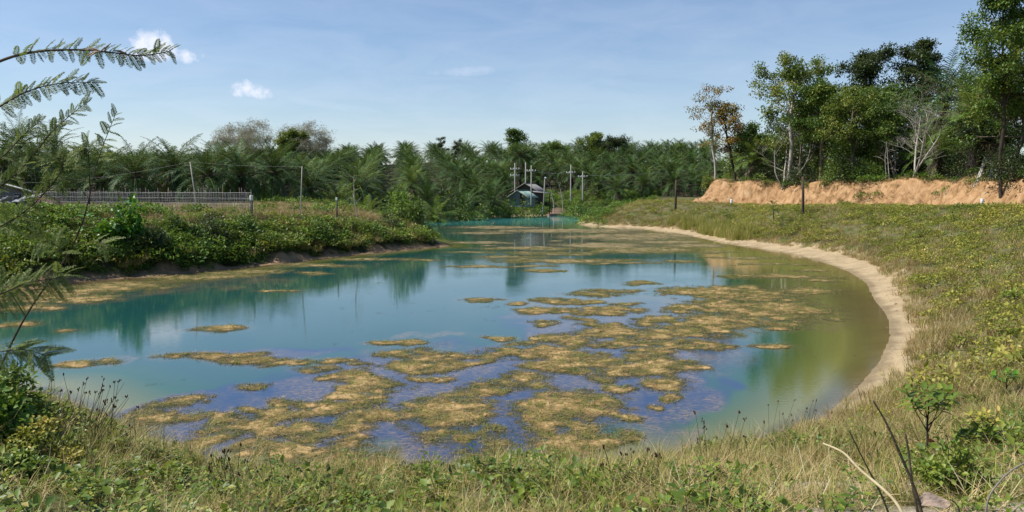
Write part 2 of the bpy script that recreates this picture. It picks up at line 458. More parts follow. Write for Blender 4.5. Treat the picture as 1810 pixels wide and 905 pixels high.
m_ground, N, L, out = newmat("ground_soil_and_turf")
sd = nattr(N, 'sd'); bw = nattr(N, 'beach'); cut = nattr(N, 'cut')
n1 = nnoise(N, L, 0.8, 5, 0.6, 'World'); n2 = nnoise(N, L, 14, 5, 0.65, 'World'); n3 = nnoise(N, L, 0.25, 4, 0.5, 'World')
sand = ramp(N, L, n2, [(0.25, (0.34, 0.26, 0.145)), (0.5, (0.44, 0.34, 0.20)), (0.8, (0.52, 0.42, 0.27))])
redsand = ramp(N, L, n2, [(0.25, (0.22, 0.13, 0.07)), (0.55, (0.36, 0.23, 0.13)), (0.8, (0.46, 0.32, 0.2))])
geo = N.new('ShaderNodeNewGeometry'); sp = N.new('ShaderNodeSeparateXYZ'); L.new(geo.outputs['Position'], sp.inputs[0])
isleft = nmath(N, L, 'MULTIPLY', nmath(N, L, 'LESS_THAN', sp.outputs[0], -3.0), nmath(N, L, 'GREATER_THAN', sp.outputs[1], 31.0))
nearside = nmath(N, L, 'LESS_THAN', nmath(N, L, 'ADD', sp.outputs[1], nmath(N, L, 'MULTIPLY', sp.outputs[0], 0.3)), 16.5)
leftnear = nmath(N, L, 'LESS_THAN', sp.outputs[0], 3.5)
nearside = nmath(N, L, 'MULTIPLY', nearside, leftnear)
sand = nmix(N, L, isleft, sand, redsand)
wet = nmath(N, L, 'MULTIPLY', nmath(N, L, 'SUBTRACT', sd, nmath(N, L, 'MULTIPLY', nmath(N, L, 'SUBTRACT', n1, 0.35), 0.9)), 3.5, clamp=True)
sand = nmix(N, L, ramp(N, L, n1, [(0.42, (0, 0, 0)), (0.62, (0.55, 0.55, 0.55))]), sand, (0.27, 0.19, 0.105))
sand = nmix(N, L, nearside, sand, (0.09, 0.08, 0.035))
sandw = nmix(N, L, wet, nmix(N, L, 0.45, sand, (0.10, 0.075, 0.04)), sand)
turf = ramp(N, L, n2, [(0.2, (0.075, 0.07, 0.03)), (0.5, (0.14, 0.125, 0.06)), (0.8, (0.25, 0.21, 0.12))])
turf2 = ramp(N, L, n2, [(0.25, (0.055, 0.07, 0.02)), (0.6, (0.10, 0.12, 0.035)), (0.85, (0.2, 0.18, 0.09))])
turf = nmix(N, L, ramp(N, L, n1, [(0.4, (0, 0, 0)), (0.6, (1, 1, 1))]), turf, turf2)
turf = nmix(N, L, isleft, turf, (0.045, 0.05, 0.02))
edge = nmath(N, L, 'ADD', nmath(N, L, 'SUBTRACT', sd, bw), nmath(N, L, 'MULTIPLY', nmath(N, L, 'SUBTRACT', n1, 0.5), 2.2))
edge = nmath(N, L, 'MULTIPLY', edge, 1.6, clamp=True)
col = nmix(N, L, edge, sandw, turf)
# cut earth face
n4 = nnoise(N, L, 1.1, 7, 0.72, 'World', (1.3, 1.3, 0.5), 0.6)
cutc = ramp(N, L, n4, [(0.30, (0.10, 0.06, 0.032)), (0.43, (0.29, 0.165, 0.075)), (0.55, (0.42, 0.255, 0.128)), (0.75, (0.52, 0.375, 0.225))])
cf = nmath(N, L, 'ADD', cut, nmath(N, L, 'MULTIPLY', nmath(N, L, 'SUBTRACT', n4, 0.5), 0.5))
col = nmix(N, L, ramp(N, L, cf, [(0.35, (0, 0, 0)), (0.5, (1, 1, 1))]), col, cutc)
bare_c = ramp(N, L, n2, [(0.3, (0.20, 0.165, 0.115)), (0.7, (0.42, 0.36, 0.27))])
col = nmix(N, L, nattr(N, 'dusty'), col, bare_c)
# forest floor under the plantation: dark leaf litter
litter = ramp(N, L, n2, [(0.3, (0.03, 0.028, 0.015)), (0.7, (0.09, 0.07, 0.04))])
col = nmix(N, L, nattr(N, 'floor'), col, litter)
b = N.new('ShaderNodeBsdfPrincipled'); L.new(col, b.inputs['Base Color']); b.inputs['Roughness'].default_value = 0.92; b.inputs['Specular IOR Level'].default_value = 0.15
bp = N.new('ShaderNodeBump'); bp.inputs['Strength'].default_value = 0.6; bp.inputs['Distance'].default_value = 0.06
L.new(nmath(N, L, 'ADD', n2, nmath(N, L, 'MULTIPLY', n4, 2.0)), bp.inputs['Height']); L.new(bp.outputs[0], b.inputs['Normal'])
L.new(b.outputs[0], out.inputs[0])

X_, Y_ = TX.ravel(), TY.ravel()
cutA = sst(-0.5, 0.0, TMS) * (1 - sst(2.6, 4.2, TMS))
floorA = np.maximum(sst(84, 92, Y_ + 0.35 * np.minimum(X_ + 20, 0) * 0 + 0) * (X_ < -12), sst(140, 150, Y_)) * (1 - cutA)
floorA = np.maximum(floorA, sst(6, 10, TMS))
app = lambda a, v: np.append(a, v)
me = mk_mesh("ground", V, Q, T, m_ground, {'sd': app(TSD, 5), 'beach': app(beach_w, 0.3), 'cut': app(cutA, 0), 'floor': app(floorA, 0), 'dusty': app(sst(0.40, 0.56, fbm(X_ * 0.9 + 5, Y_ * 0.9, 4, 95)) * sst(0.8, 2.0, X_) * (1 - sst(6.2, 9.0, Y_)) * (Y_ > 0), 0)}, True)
tag(link("ground", me), kind='structure')

# ================================================================== WATER
# floating weed patches: centre and half-size as seen in the photograph, turned into real ellipses on the pond
FLOAT = [(760, 742, 88, 40), (975, 728, 108, 34), (850, 784, 92, 34), (1020, 782, 95, 20), (570, 772, 62, 18), (510, 738, 68, 12), (842, 690, 48, 16),
 (925, 680, 55, 14), (655, 675, 62, 13), (770, 640, 62, 12), (745, 625, 80, 10), (950, 628, 110, 16), (1010, 600, 60, 10), (1082, 590, 60, 10),
 (1140, 658, 92, 18), (1172, 692, 55, 14), (1050, 640, 90, 16), (990, 656, 60, 12), (1230, 590, 105, 12), (1232, 618, 72, 13), (1150, 628, 50, 8),
 (1300, 568, 105, 14), (1330, 545, 125, 18), (1300, 520, 115, 14), (1390, 545, 62, 12), (1370, 575, 50, 8), (1250, 547, 60, 7), (1170, 565, 52, 7),
 (1060, 578, 52, 6), (1090, 548, 58, 5), (1000, 535, 62, 5), (970, 552, 52, 5), (1050, 520, 60, 4.5), (1095, 513, 46, 4), (1140, 503, 32, 3),
 (960, 531, 32, 4), (1200, 548, 32, 5), (1430, 515, 45, 6), (1380, 490, 95, 5), (1380, 618, 36, 5), (835, 533, 34, 4), (965, 478, 34, 2.4),
 (382, 582, 44, 4), (122, 650, 50, 7), (245, 745, 75, 24), (300, 715, 62, 12), (455, 800, 60, 12), (420, 757, 60, 13), (360, 782, 62, 14), (490, 772, 60, 12), (350, 634, 80, 7), (440, 641, 62, 7), (510, 650, 52, 6), (570, 664, 52, 6), (330, 748, 50, 8), (690, 610, 50, 4), (540, 832, 95, 22), (640, 840, 90, 14), (850, 826, 90, 8),
 (410, 632, 50, 4), (1450, 497, 36, 3), (610, 650, 60, 5), (905, 605, 36, 5), (860, 594, 32, 4), (1160, 600, 60, 8), (1120, 612, 60, 8),
 (95, 522, 85, 14), (215, 508, 85, 9), (330, 492, 75, 5), (440, 481, 70, 4), (555, 469, 70, 3), (400, 488, 60, 5), (655, 459, 60, 2.2), (742, 461, 40, 1.3),
 (20, 577, 32, 6), (50, 545, 60, 8), (125, 588, 32, 2.5), (490, 511, 40, 1.5), (560, 484, 30, 1.4), (150, 528, 60, 8),
 (880, 402, 75, 2.4), (1000, 408, 150, 3.4), (1110, 419, 120, 6), (850, 412, 50, 2), (855, 429, 62, 2.4), (930, 439, 82, 3), (1060, 434, 90, 5), (1135, 441, 95, 6),
 (975, 448, 72, 3), (1000, 461, 112, 3.6), (850, 471, 52, 2.2), (1180, 416, 55, 4), (1230, 434, 60, 3), (830, 446, 42, 1.6), (905, 454, 60, 2), (1190, 428, 60, 3),
 (1200, 463, 32, 1.4), (1260, 446, 52, 1.6), (1300, 456, 60, 1.6), (1340, 467, 62, 1.6), (1430, 479, 42, 2.2), (1400, 468, 40, 1.2), (935, 470, 40, 1.4), (1100, 466, 60, 1.4),
 (870, 395, 1, 1)]
SUBM = [(900, 700, 370, 90), (520, 755, 280, 75), (1130, 600, 240, 80), (430, 638, 150, 14), (1200, 715, 90, 40), (1000, 548, 110, 24), (740, 600, 70, 7),
 (700, 810, 300, 40), (350, 740, 160, 40), (1150, 780, 110, 30), (1000, 425, 190, 28), (110, 655, 90, 14), (1330, 555, 140, 50), (300, 500, 200, 22), (240, 715, 120, 12)]

def ellipses(lst):
    r = []
    for cx, cy, rx, ry in lst:
        x, y = gp(cx, cy); y0 = gp(cx, cy + ry)[1]; y1 = gp(cx, max(cy - ry, 372))[1]
        r.append((x, (y0 + y1) / 2, rx * y / F, (y1 - y0) / 2))
    return r
_r = np.random.RandomState(3)
for cx, cy, rx, ry in SUBM[:3] + [SUBM[5], SUBM[10], SUBM[12]]:
    for q in range(26 if rx > 200 else 10):
        a_ = _r.uniform(0, 6.28); k_ = math.sqrt(_r.uniform(0, 1)); py_ = cy + ry * k_ * sin(a_) * .95
        if py_ < 398: continue
        w_ = _r.uniform(10, 34) * (py_ - 330) / 330 + 8; FLOAT.append((cx + rx * k_ * cos(a_), py_, w_, w_ * _r.uniform(.13, .24) * (py_ - 335) / 330 + .5))
E1, E2 = ellipses(FLOAT), ellipses(SUBM)

def weed(x, y, E, warp, pw=1.0):
    wx = (fbm(x * 0.45, y * 0.25, 4, 61) - 0.5) * warp; wy = (fbm(x * 0.45, y * 0.25, 4, 67) - 0.5) * warp * 1.6
    x2 = x + wx; y2 = y + wy; d = np.full(x.shape, -9.0)
    for cx, cy, a, b_ in E:
        near = np.abs(y2 - cy) < b_ * 3.2
        if near.any():
            v = 1 - (((x2[near] - cx) / a) ** 2 + ((y2[near] - cy) / b_) ** 2) ** pw
            d[near] = np.maximum(d[near], v)
    return d

wa = np.linspace(-58, 46, 1150) * pi / 180
wr = [10.2]
while wr[-1] < 158: wr.append(wr[-1] * 1.0048)
wr = np.array(wr)
RR, AA = np.meshgrid(wr, wa, indexing='ij'); WX = (RR * np.sin(AA)).ravel(); WY = (RR * np.cos(AA)).ravel()
wsd = shore_sd(WX, WY); keep = wsd < 0.9
wz, _, _ = ground(WX, WY)
fl = weed(WX, WY, E1, 1.6); su = weed(WX, WY, E2, 3.0)
na_, nr_ = len(wa), len(wr)
i = np.arange(nr_ - 1)[:, None] * na_; j = np.arange(na_ - 1)[None, :]
WQ = np.stack([i + j, i + j + 1, i + na_ + j + 1, i + na_ + j], -1).reshape(-1, 4)
fine = fbm(WX * 3.1, WY * 3.1, 5, 71, 0.62); fine2 = fbm(WX * 1.1, WY * 0.8, 4, 75, 0.6); micro = fbm(WX * 13, WY * 11, 3, 79, 0.6)
dens = np.clip(fl, -1.2, 0.7) + (fine - 0.5) * 2.2 + (fine2 - 0.5) * 1.5 - 0.06
dens = dens - 0.5 * sst(-0.5, 0.3, wsd)
subm = np.clip(np.clip(su * 2.2, 0, 0.72) + (fine2 - 0.5) * 2.0 + (fine - 0.5) * 0.8, 0, 1) * sst(-0.15, 0.3, su)
halo = sst(-2.2, 0.0, fl) * np.clip((fine - 0.22) * 2.2, 0, 1)
subm = np.clip(np.maximum(subm, halo * 0.85), 0, 1)

# the water itself is a coarser sheet (every second row and column) with the same fields
sel_r = np.arange(0, nr_, 2); sel_a = np.arange(0, na_, 2)
ids = (sel_r[:, None] * na_ + sel_a[None, :]); n_r, n_a = ids.shape; flat = ids.ravel()
i = np.arange(n_r - 1)[:, None] * n_a; j = np.arange(n_a - 1)[None, :]
q = np.stack([i + j, i + j + 1, i + n_a + j + 1, i + n_a + j], -1).reshape(-1, 4)
q = q[keep[flat][q].any(1)]
used = np.unique(q); remap = np.full(len(flat), -1); remap[used] = np.arange(len(used)); fu = flat[used]
m_water, N, L, out = newmat("pond_water")
dep = nattr(N, 'depth'); sb = nattr(N, 'subm'); far = nattr(N, 'turq')
nb = nnoise(N, L, 0.35, 3, 0.5, 'World', (1, 0.5, 1))
body = ramp(N, L, dep, [(0.0, (0.24, 0.22, 0.08)), (0.18, (0.175, 0.175, 0.050)), (0.42, (0.085, 0.118, 0.034)), (0.62, (0.022, 0.090, 0.044)), (1.0, (0.014, 0.076, 0.070))])
body = nmix(N, L, far, body, (0.07, 0.33, 0.33))
# strands of submerged weed: streaky brown and slate
st = nnoise(N, L, 7.0, 7, 0.75, 'World', (1.0, 1.6, 1), 0.6)
weedc = ramp(N, L, st, [(0.30, (0.05, 0.05, 0.085)), (0.42, (0.13, 0.10, 0.082)), (0.56, (0.22, 0.155, 0.095)), (0.75, (0.34, 0.24, 0.12))])
sf = nmath(N, L, 'MULTIPLY', nmath(N, L, 'MULTIPLY', sb, 0.95), nmath(N, L, 'MULTIPLY', nmath(N, L, 'SUBTRACT', st, 0.36), 3.8, clamp=True), clamp=True)
deepblue = nmix(N, L, nmath(N, L, 'MULTIPLY', nattr(N, 'zone'), 0.88), body, (0.012, 0.034, 0.115))
colw = nmix(N, L, sf, deepblue, weedc)
df = N.new('ShaderNodeBsdfDiffuse'); L.new(colw, df.inputs[0])
tr = N.new('ShaderNodeBsdfTransparent'); tr.inputs[0].default_value = (0.86, 0.86, 0.72, 1)
op = nmath(N, L, 'MULTIPLY', dep, 6.0, clamp=True)
mb = N.new('ShaderNodeMixShader'); L.new(op, mb.inputs[0]); L.new(tr.outputs[0], mb.inputs[1]); L.new(df.outputs[0], mb.inputs[2])
gl = N.new('ShaderNodeBsdfGlossy'); gl.inputs['Roughness'].default_value = 0.035; gl.inputs[0].default_value = (1, 1, 1, 1)
fr = N.new('ShaderNodeFresnel'); fr.inputs[0].default_value = 1.42
bn = N.new('ShaderNodeBump'); bn.inputs['Strength'].default_value = 0.05; bn.inputs['Distance'].default_value = 0.05
rp = nnoise(N, L, 5.5, 3, 0.55, 'World', (1.0, 1.7, 1)); rp2 = nnoise(N, L, 0.22, 2, 0.5, 'World')
L.new(nmath(N, L, 'MULTIPLY', rp, nmath(N, L, 'MULTIPLY', nmath(N, L, 'SUBTRACT', rp2, 0.25), 2.2, clamp=True)), bn.inputs['Height'])
L.new(bn.outputs[0], gl.inputs['Normal']); L.new(bn.outputs[0], fr.inputs['Normal'])
mg = N.new('ShaderNodeMixShader'); L.new(fr.outputs[0], mg.inputs[0]); L.new(mb.outputs[0], mg.inputs[1]); L.new(gl.outputs[0], mg.inputs[2])
L.new(mg.outputs[0], out.inputs[0])
depth = np.clip(-wz[fu] / 1.6, 0, 1); turq = sst(92, 118, WY[fu]) * 0.9
me = mk_mesh("pond_water", np.stack([WX[fu], WY[fu], np.zeros(len(fu))], 1), remap[q], None, m_water,
             {'depth': depth, 'subm': subm[fu], 'turq': turq, 'zone': sst(-0.35, 0.5, weed(WX[fu], WY[fu], E2[:5] + [E2[7], E2[8], E2[14]], 4.0)) * (1 - sst(24, 36, WY[fu]))}, True)
tag(link("pond_water", me), kind='structure')

# floating mats: a lumpy rug that comes up through the surface
mz = np.minimum(np.maximum(dens, 0) * 0.022, 0.018) + 0.006 + (micro - 0.5) * 0.025 * (dens > 0) - 0.004
qk = WQ[(dens[WQ] > -0.45).any(1) & (wsd[WQ] < 0.25).all(1)]
used = np.unique(qk); remap = np.full(len(WX), -1); remap[used] = np.arange(len(used))
m_mat, N, L, out = newmat("floating_weed")
dn = nattr(N, 'den'); a1 = nnoise(N, L, 1.3, 4, 0.6, 'World'); a2 = nnoise(N, L, 22, 5, 0.7, 'World', (1, 1.6, 1))
fa = nmath(N, L, 'ADD', nmath(N, L, 'MULTIPLY', nmath(N, L, 'SUBTRACT', dn, 0.35), 0.72), nmath(N, L, 'MULTIPLY', nmath(N, L, 'SUBTRACT', a1, 0.52), 2.0))
fa = nmath(N, L, 'ADD', fa, nmath(N, L, 'MULTIPLY', nmath(N, L, 'SUBTRACT', a2, 0.5), 1.3))
cm = ramp(N, L, fa, [(0.0, (0.07, 0.068, 0.03)), (0.20, (0.11, 0.10, 0.036)), (0.40, (0.185, 0.135, 0.05)), (0.55, (0.34, 0.215, 0.08)), (0.85, (0.54, 0.37, 0.17))])
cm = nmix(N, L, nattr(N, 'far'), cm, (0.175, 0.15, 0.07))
b = N.new('ShaderNodeBsdfPrincipled'); L.new(cm, b.inputs['Base Color']); b.inputs['Roughness'].default_value = 0.8; b.inputs['Specular IOR Level'].default_value = 0.2
bp = N.new('ShaderNodeBump'); bp.inputs['Strength'].default_value = 0.8; bp.inputs['Distance'].default_value = 0.03
L.new(a2, bp.inputs['Height']); L.new(bp.outputs[0], b.inputs['Normal'])
tpm = N.new('ShaderNodeBsdfTransparent'); mxm = N.new('ShaderNodeMixShader')      # the mat frays into separate strands at its rim
a3 = nnoise(N, L, 30, 3, 0.6, 'World', (1, 1.3, 1))
al = nmath(N, L, 'ADD', nmath(N, L, 'MULTIPLY', dn, 0.95), nmath(N, L, 'MULTIPLY', nmath(N, L, 'SUBTRACT', a3, 0.5), 4.5))
al = nmath(N, L, 'ADD', al, -0.36)
L.new(nmath(N, L, 'MULTIPLY', al, 4.0, clamp=True), mxm.inputs[0]); L.new(tpm.outputs[0], mxm.inputs[1]); L.new(b.outputs[0], mxm.inputs[2]); L.new(mxm.outputs[0], out.inputs[0])
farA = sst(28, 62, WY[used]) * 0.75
me = mk_mesh("floating_weed", np.stack([WX[used], WY[used], mz[used]], 1), remap[qk], None, m_mat, {'den': np.clip(dens[used] + 0.4, 0, 1.4), 'far': farA}, True)
tag(link("floating_weed", me), "golden brown and olive water weed floating in ragged mats on the pond", "water weed", kind='stuff')
print('water done', time.time() - T0)
# ================================================================== FOLIAGE MATERIALS
G = lambda *a: a
M = {}
M['palm'] = leaf_mat("palm_leaflets", [(0.0, (0.017, 0.050, 0.010)), (0.5, (0.032, 0.089, 0.017)), (0.8, (0.067, 0.145, 0.023)), (1.0, (0.178, 0.240, 0.038))], 0.14, 0.5, 0.14, 0.25)
M['palm_light'] = leaf_mat("young_palm_leaflets", [(0.0, (0.060, 0.123, 0.022)), (0.6, (0.120, 0.207, 0.030)), (1.0, (0.254, 0.289, 0.050))], 0.28, 0.5, 0.25, 0.2)
M['palm_dry'] = leaf_mat("dry_palm_fronds", [(0.0, (0.09, 0.06, 0.035)), (0.6, (0.19, 0.145, 0.09)), (1.0, (0.30, 0.25, 0.17))], 0.1, 0.6, 0.3, 0.2)
M['palm_trunk'] = solid_mat("palm_trunk", (0.035, 0.028, 0.02), (0.13, 0.10, 0.07), 9, 0.9, 0.8)
M['bush'] = leaf_mat("bank_shrub_leaves", [(0.0, (0.027, 0.078, 0.012)), (0.3, (0.071, 0.168, 0.022)), (0.6, (0.147, 0.263, 0.034)), (0.85, (0.275, 0.381, 0.060)), (1.0, (0.361, 0.347, 0.120))], 0.32, 0.5, 0.25, 0.5, 0.2)
M['creeper'] = leaf_mat("creeper_leaves", [(0.0, (0.105, 0.149, 0.023)), (0.4, (0.227, 0.255, 0.034)), (0.7, (0.386, 0.361, 0.051)), (1.0, (0.567, 0.440, 0.122))], 0.28, 0.5, 0.3, 0.35, 0.18)
M['weed'] = leaf_mat("weed_leaves", [(0.0, (0.065, 0.121, 0.018)), (0.45, (0.142, 0.219, 0.029)), (0.8, (0.271, 0.327, 0.046)), (1.0, (0.456, 0.383, 0.117))], 0.3, 0.45, 0.35, 0.3)
M['grass'] = leaf_mat("green_grass", [(0.0, (0.134, 0.162, 0.030)), (0.5, (0.288, 0.300, 0.056)), (0.8, (0.461, 0.405, 0.108)), (1.0, (0.730, 0.520, 0.248))], 0.25, 0.5, 0.3, 0.3)
M['dry'] = leaf_mat("dry_grass", [(0.0, (0.182, 0.120, 0.046)), (0.4, (0.339, 0.240, 0.099)), (0.75, (0.522, 0.385, 0.186)), (1.0, (0.630, 0.576, 0.343))], 0.2, 0.6, 0.25, 0.3)
M['tree'] = leaf_mat("broad_tree_leaves", [(0.0, (0.039, 0.091, 0.017)), (0.45, (0.082, 0.158, 0.025)), (0.8, (0.163, 0.242, 0.039)), (1.0, (0.328, 0.343, 0.069))], 0.25, 0.45, 0.35, 0.1)
M['tree_light'] = leaf_mat("pale_tree_leaves", [(0.0, (0.064, 0.110, 0.017)), (0.45, (0.127, 0.190, 0.027)), (0.8, (0.227, 0.270, 0.048)), (1.0, (0.379, 0.307, 0.076))], 0.28, 0.45, 0.35, 0.1)
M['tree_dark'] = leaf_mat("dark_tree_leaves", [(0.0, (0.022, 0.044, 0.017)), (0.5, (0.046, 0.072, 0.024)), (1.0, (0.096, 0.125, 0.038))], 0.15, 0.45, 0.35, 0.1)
M['tree_yellow'] = leaf_mat("yellowing_tree_leaves", [(0.0, (0.084, 0.084, 0.022)), (0.45, (0.192, 0.156, 0.033)), (0.75, (0.396, 0.240, 0.039)), (1.0, (0.504, 0.204, 0.066))], 0.28, 0.5, 0.3, 0.1)
M['twigs'] = leaf_mat('fine_grey_twigs', [(0.0, (0.40, 0.37, 0.30)), (1.0, (0.64, 0.60, 0.50))], 0.3, 0.9, 0.1, 0.1)
M['mimosa'] = leaf_mat("mimosa_leaflets", [(0.0, (0.09, 0.14, 0.035)), (0.5, (0.16, 0.22, 0.05)), (1.0, (0.28, 0.33, 0.10))], 0.4, 0.5, 0.25, 0.25)
M['broad'] = leaf_mat("bright_broad_leaves", [(0.0, (0.033, 0.119, 0.012)), (0.5, (0.068, 0.210, 0.017)), (1.0, (0.180, 0.364, 0.030))], 0.3, 0.35, 0.45, 0.1)
M['papaya'] = leaf_mat("papaya_leaves", [(0.0, (0.05, 0.10, 0.025)), (0.6, (0.12, 0.18, 0.04)), (1.0, (0.26, 0.28, 0.10))], 0.25, 0.45, 0.4, 0.2)
M['bark'] = solid_mat("grey_brown_bark", (0.085, 0.065, 0.048), (0.24, 0.20, 0.155), 7, 0.9, 0.6, 0.2, (1, 1, 0.35))
M['bark_pale'] = solid_mat("pale_bark", (0.30, 0.265, 0.225), (0.58, 0.53, 0.46), 6, 0.85, 0.4, 0.2, (1, 1, 0.4))
M['bark_dark'] = solid_mat("dark_bark", (0.03, 0.024, 0.018), (0.10, 0.075, 0.055), 9, 0.9, 0.6, 0.2, (1, 1, 0.35))
M['stem'] = solid_mat("green_stem", (0.07, 0.08, 0.03), (0.16, 0.15, 0.07), 9, 0.7)
M['seed'] = solid_mat("sedge_heads", (0.05, 0.025, 0.018), (0.15, 0.075, 0.05), 30, 0.9)
M['sedge'] = solid_mat("sedge_stalks", (0.035, 0.05, 0.018), (0.11, 0.115, 0.05), 9, 0.7)

rs = np.random.RandomState(11)
def rdir(rng, n, zmin=-1.0, zmax=1.0):
    z = rng.uniform(zmin, zmax, n); a = rng.uniform(0, 2 * pi, n); r = np.sqrt(np.maximum(1 - z * z, 0)); return np.stack([r * np.cos(a), r * np.sin(a), z], 1)

# ================================================================== SMALL PLANT PROTOTYPES (joined ground cover)
def tuft(rng, n, r, h, w, lean, bend, mats=('grass',), name='grass_tuft', tlo=0.0, thi=0.9, seg=3):
    g = Geo(); a = rng.uniform(0, 2 * pi, n); q = r * np.sqrt(rng.uniform(0, 1, n)); P = np.stack([q * np.cos(a), q * np.sin(a), np.full(n, -0.03)], 1)
    d = rdir(rng, n, 0.0, 0.5) * np.array([1, 1, 0]) * lean * rng.uniform(0.2, 1.3, (n, 1)) + np.array([0, 0, 1.0])
    blades(g, P, d, h * rng.uniform(0.45, 1.15, n), w * rng.uniform(0.7, 1.3, n), bend * rng.uniform(0.1, 1.3, n), rng.uniform(tlo, thi, n), seg)
    return g.mesh(name, M[mats[0]])

def mixed_tuft(rng, n, r, h, w, lean, bend, dryf, name):
    """grass with dead straw in it"""
    g = Geo()
    for k, nn in ((0, int(n * (1 - dryf))), (1, int(n * dryf))):
        if nn <= 0: continue
        a = rng.uniform(0, 2 * pi, nn); q = r * np.sqrt(rng.uniform(0, 1, nn)); P = np.stack([q * np.cos(a), q * np.sin(a), np.full(nn, -0.03)], 1)
        lean_ = lean * (1.0 + 0.9 * k)
        d = rdir(rng, nn, 0.0, 0.5) * np.array([1, 1, 0]) * lean_ * rng.uniform(0.2, 1.3, (nn, 1)) + np.array([0, 0, 1.0])
        blades(g, P, d, h * rng.uniform(0.4, 1.15, nn), w * rng.uniform(0.6, 1.3, nn), bend * rng.uniform(0.1, 1.6, nn), rng.uniform(0, 0.95, nn), 3, k)
    return g.mesh(name, [M['grass'], M['dry']])

def clump(rng, n, r, h, size, mat, name, stems=0.2, top=0.35, up=0.5):
    """a mound of leaves with twigs"""
    g = Geo(); a = rng.uniform(0, 2 * pi, n); q = r * np.sqrt(rng.uniform(0, 1, n))
    hh = h * np.sqrt(np.maximum(1 - (q / r) ** 2 * 0.85, 0)); z = hh * (1 - np.abs(rng.normal(0, top, n)))
    z = np.maximum(z, 0.01); P = np.stack([q * np.cos(a), q * np.sin(a), z], 1)
    D = norm(np.stack([np.cos(a) * q / r, np.sin(a) * q / r, np.full(n, 0.15)], 1) + rdir(rng, n) * 0.9)
    N = norm(rdir(rng, n) * 0.55 + np.array([0, 0, 1.0]))
    leaves(g, P, D, N, size * rng.uniform(0.6, 1.3, n), size * 0.62 * rng.uniform(0.7, 1.2, n), np.clip(rng.uniform(0.0, 0.8, n) + 0.25 * (z / h - 0.5), 0, 1), 0.12)
    ns = int(n * stems)
    if ns:
        k = rng.randint(0, n, ns); A = P[k] * np.array([0.3, 0.3, 0]); sticks(g, A, P[k], size * 0.05, size * 0.025, rng.uniform(0, 0.7, ns), 1)
    return g.mesh(name, [M[mat], M['stem']])

def weed_plant(rng, name, h, nst, leafL, mat='weed'):
    """upright forb: stems with alternate leaves"""
    g = Geo()
    for s in range(nst):
        d = norm(rdir(rng, 1, 0, 0.4)[0] * 0.6 + np.array([0, 0, 1.0])); hh = h * rng.uniform(0.6, 1.1); t = np.linspace(0, 1, 6)[:, None]
        p0 = rdir(rng, 1, 0, 0)[0] * 0.06; pts = p0 + d * t * hh + np.array([d[0], d[1], 0]) * (t ** 2) * hh * 0.3
        tube(g, pts, np.linspace(leafL * 0.045, leafL * 0.02, 6), 3, 0.3, 1)
        k = 11; tt = np.linspace(0.2, 1.0, k); P = np.stack([np.interp(tt, t[:, 0], pts[:, c]) for c in range(3)], 1)
        az = np.arange(k) * 2.4 + rng.uniform(0, 6); D = np.stack([np.cos(az), np.sin(az), np.full(k, 0.25)], 1)
        leaves(g, P, D, np.tile([0, 0, 1.0], (k, 1)) + rdir(rng, k) * 0.2, leafL * rng.uniform(0.6, 1.2, k) * (1.1 - 0.5 * tt), leafL * 0.42, rng.uniform(0.1, 0.95, k), 0.12)
    return g.mesh(name, [M[mat], M['stem']])

rng = np.random.RandomState(5)
near_grass = [mixed_tuft(rng, 34, 0.13, 0.30, 0.0065, 0.45, 0.7, f, 'grass_tuft') for f in (0.25, 0.4, 0.6, 0.8)]
tall_grass = [mixed_tuft(rng, 30, 0.12, 0.55, 0.007, 0.28, 0.6, f, 'tall_grass_tuft') for f in (0.45, 0.75)]
near_weed = [weed_plant(rng, 'broad_weed', 0.24, 3, 0.075), weed_plant(rng, 'broad_weed', 0.18, 4, 0.06), clump(rng, 46, 0.17, 0.13, 0.06, 'weed', 'creeping_weed'), clump(rng, 38, 0.2, 0.10, 0.085, 'weed', 'creeping_weed')]
near_litter = [tuft(rng, 22, 0.22, 0.30, 0.008, 3.2, 0.5, ('dry',), 'straw', 0.3, 1.0)]
mid_creep = [clump(rng, 80, 0.42, 0.24, 0.095, 'creeper', 'creeper_patch', 0.1), clump(rng, 80, 0.40, 0.17, 0.085, 'creeper', 'creeper_patch', 0.1), clump(rng, 90, 0.5, 0.33, 0.11, 'creeper', 'creeper_patch', 0.1)]
mid_grass = [mixed_tuft(rng, 42, 0.22, 0.46, 0.014, 0.35, 0.5, f, 'bank_grass') for f in (0.3, 0.6, 0.9)]
mid_dry = [tuft(rng, 46, 0.26, 0.42, 0.013, 0.5, 0.7, ('dry',), 'dry_bank_grass')]
mid_green = [clump(rng, 90, 0.45, 0.3, 0.11, 'weed', 'green_creeper', 0.1), clump(rng, 90, 0.5, 0.35, 0.13, 'bush', 'green_creeper', 0.1)]
far_bush = [clump(rng, 230, 0.75, 0.62, 0.15, 'bush', 'shrub_mound', 0.12, 0.4), clump(rng, 210, 0.65, 0.85, 0.14, 'bush', 'shrub_mound', 0.15, 0.45), clump(rng, 190, 0.85, 0.42, 0.14, 'bush', 'shrub_mound', 0.1, 0.4)]
hang_bush = [clump(rng, 170, 0.6, 0.5, 0.13, 'bush', 'trailing_shrub', 0.6, 0.6)]
reed_tuft = [tuft(rng, 50, 0.3, 1.25, 0.022, 0.22, 0.35, ('grass',), 'reeds', 0.1, 0.9)]
sprig = [tuft(rng, 9, 0.05, 0.075, 0.012, 0.8, 0.3, ('grass',), 'weed_sprig', 0.0, 0.4, 2), tuft(rng, 9, 0.07, 0.055, 0.012, 1.4, 0.3, ('dry',), 'weed_sprig', 0.1, 0.8, 2)]

def polar_pts(rng, r0, r1, n, a0=-40, a1=40):
    r = np.sqrt(rng.uniform(r0 * r0, r1 * r1, n)); a = rng.uniform(R(a0), R(a1), n); return r * np.sin(a), r * np.cos(a)

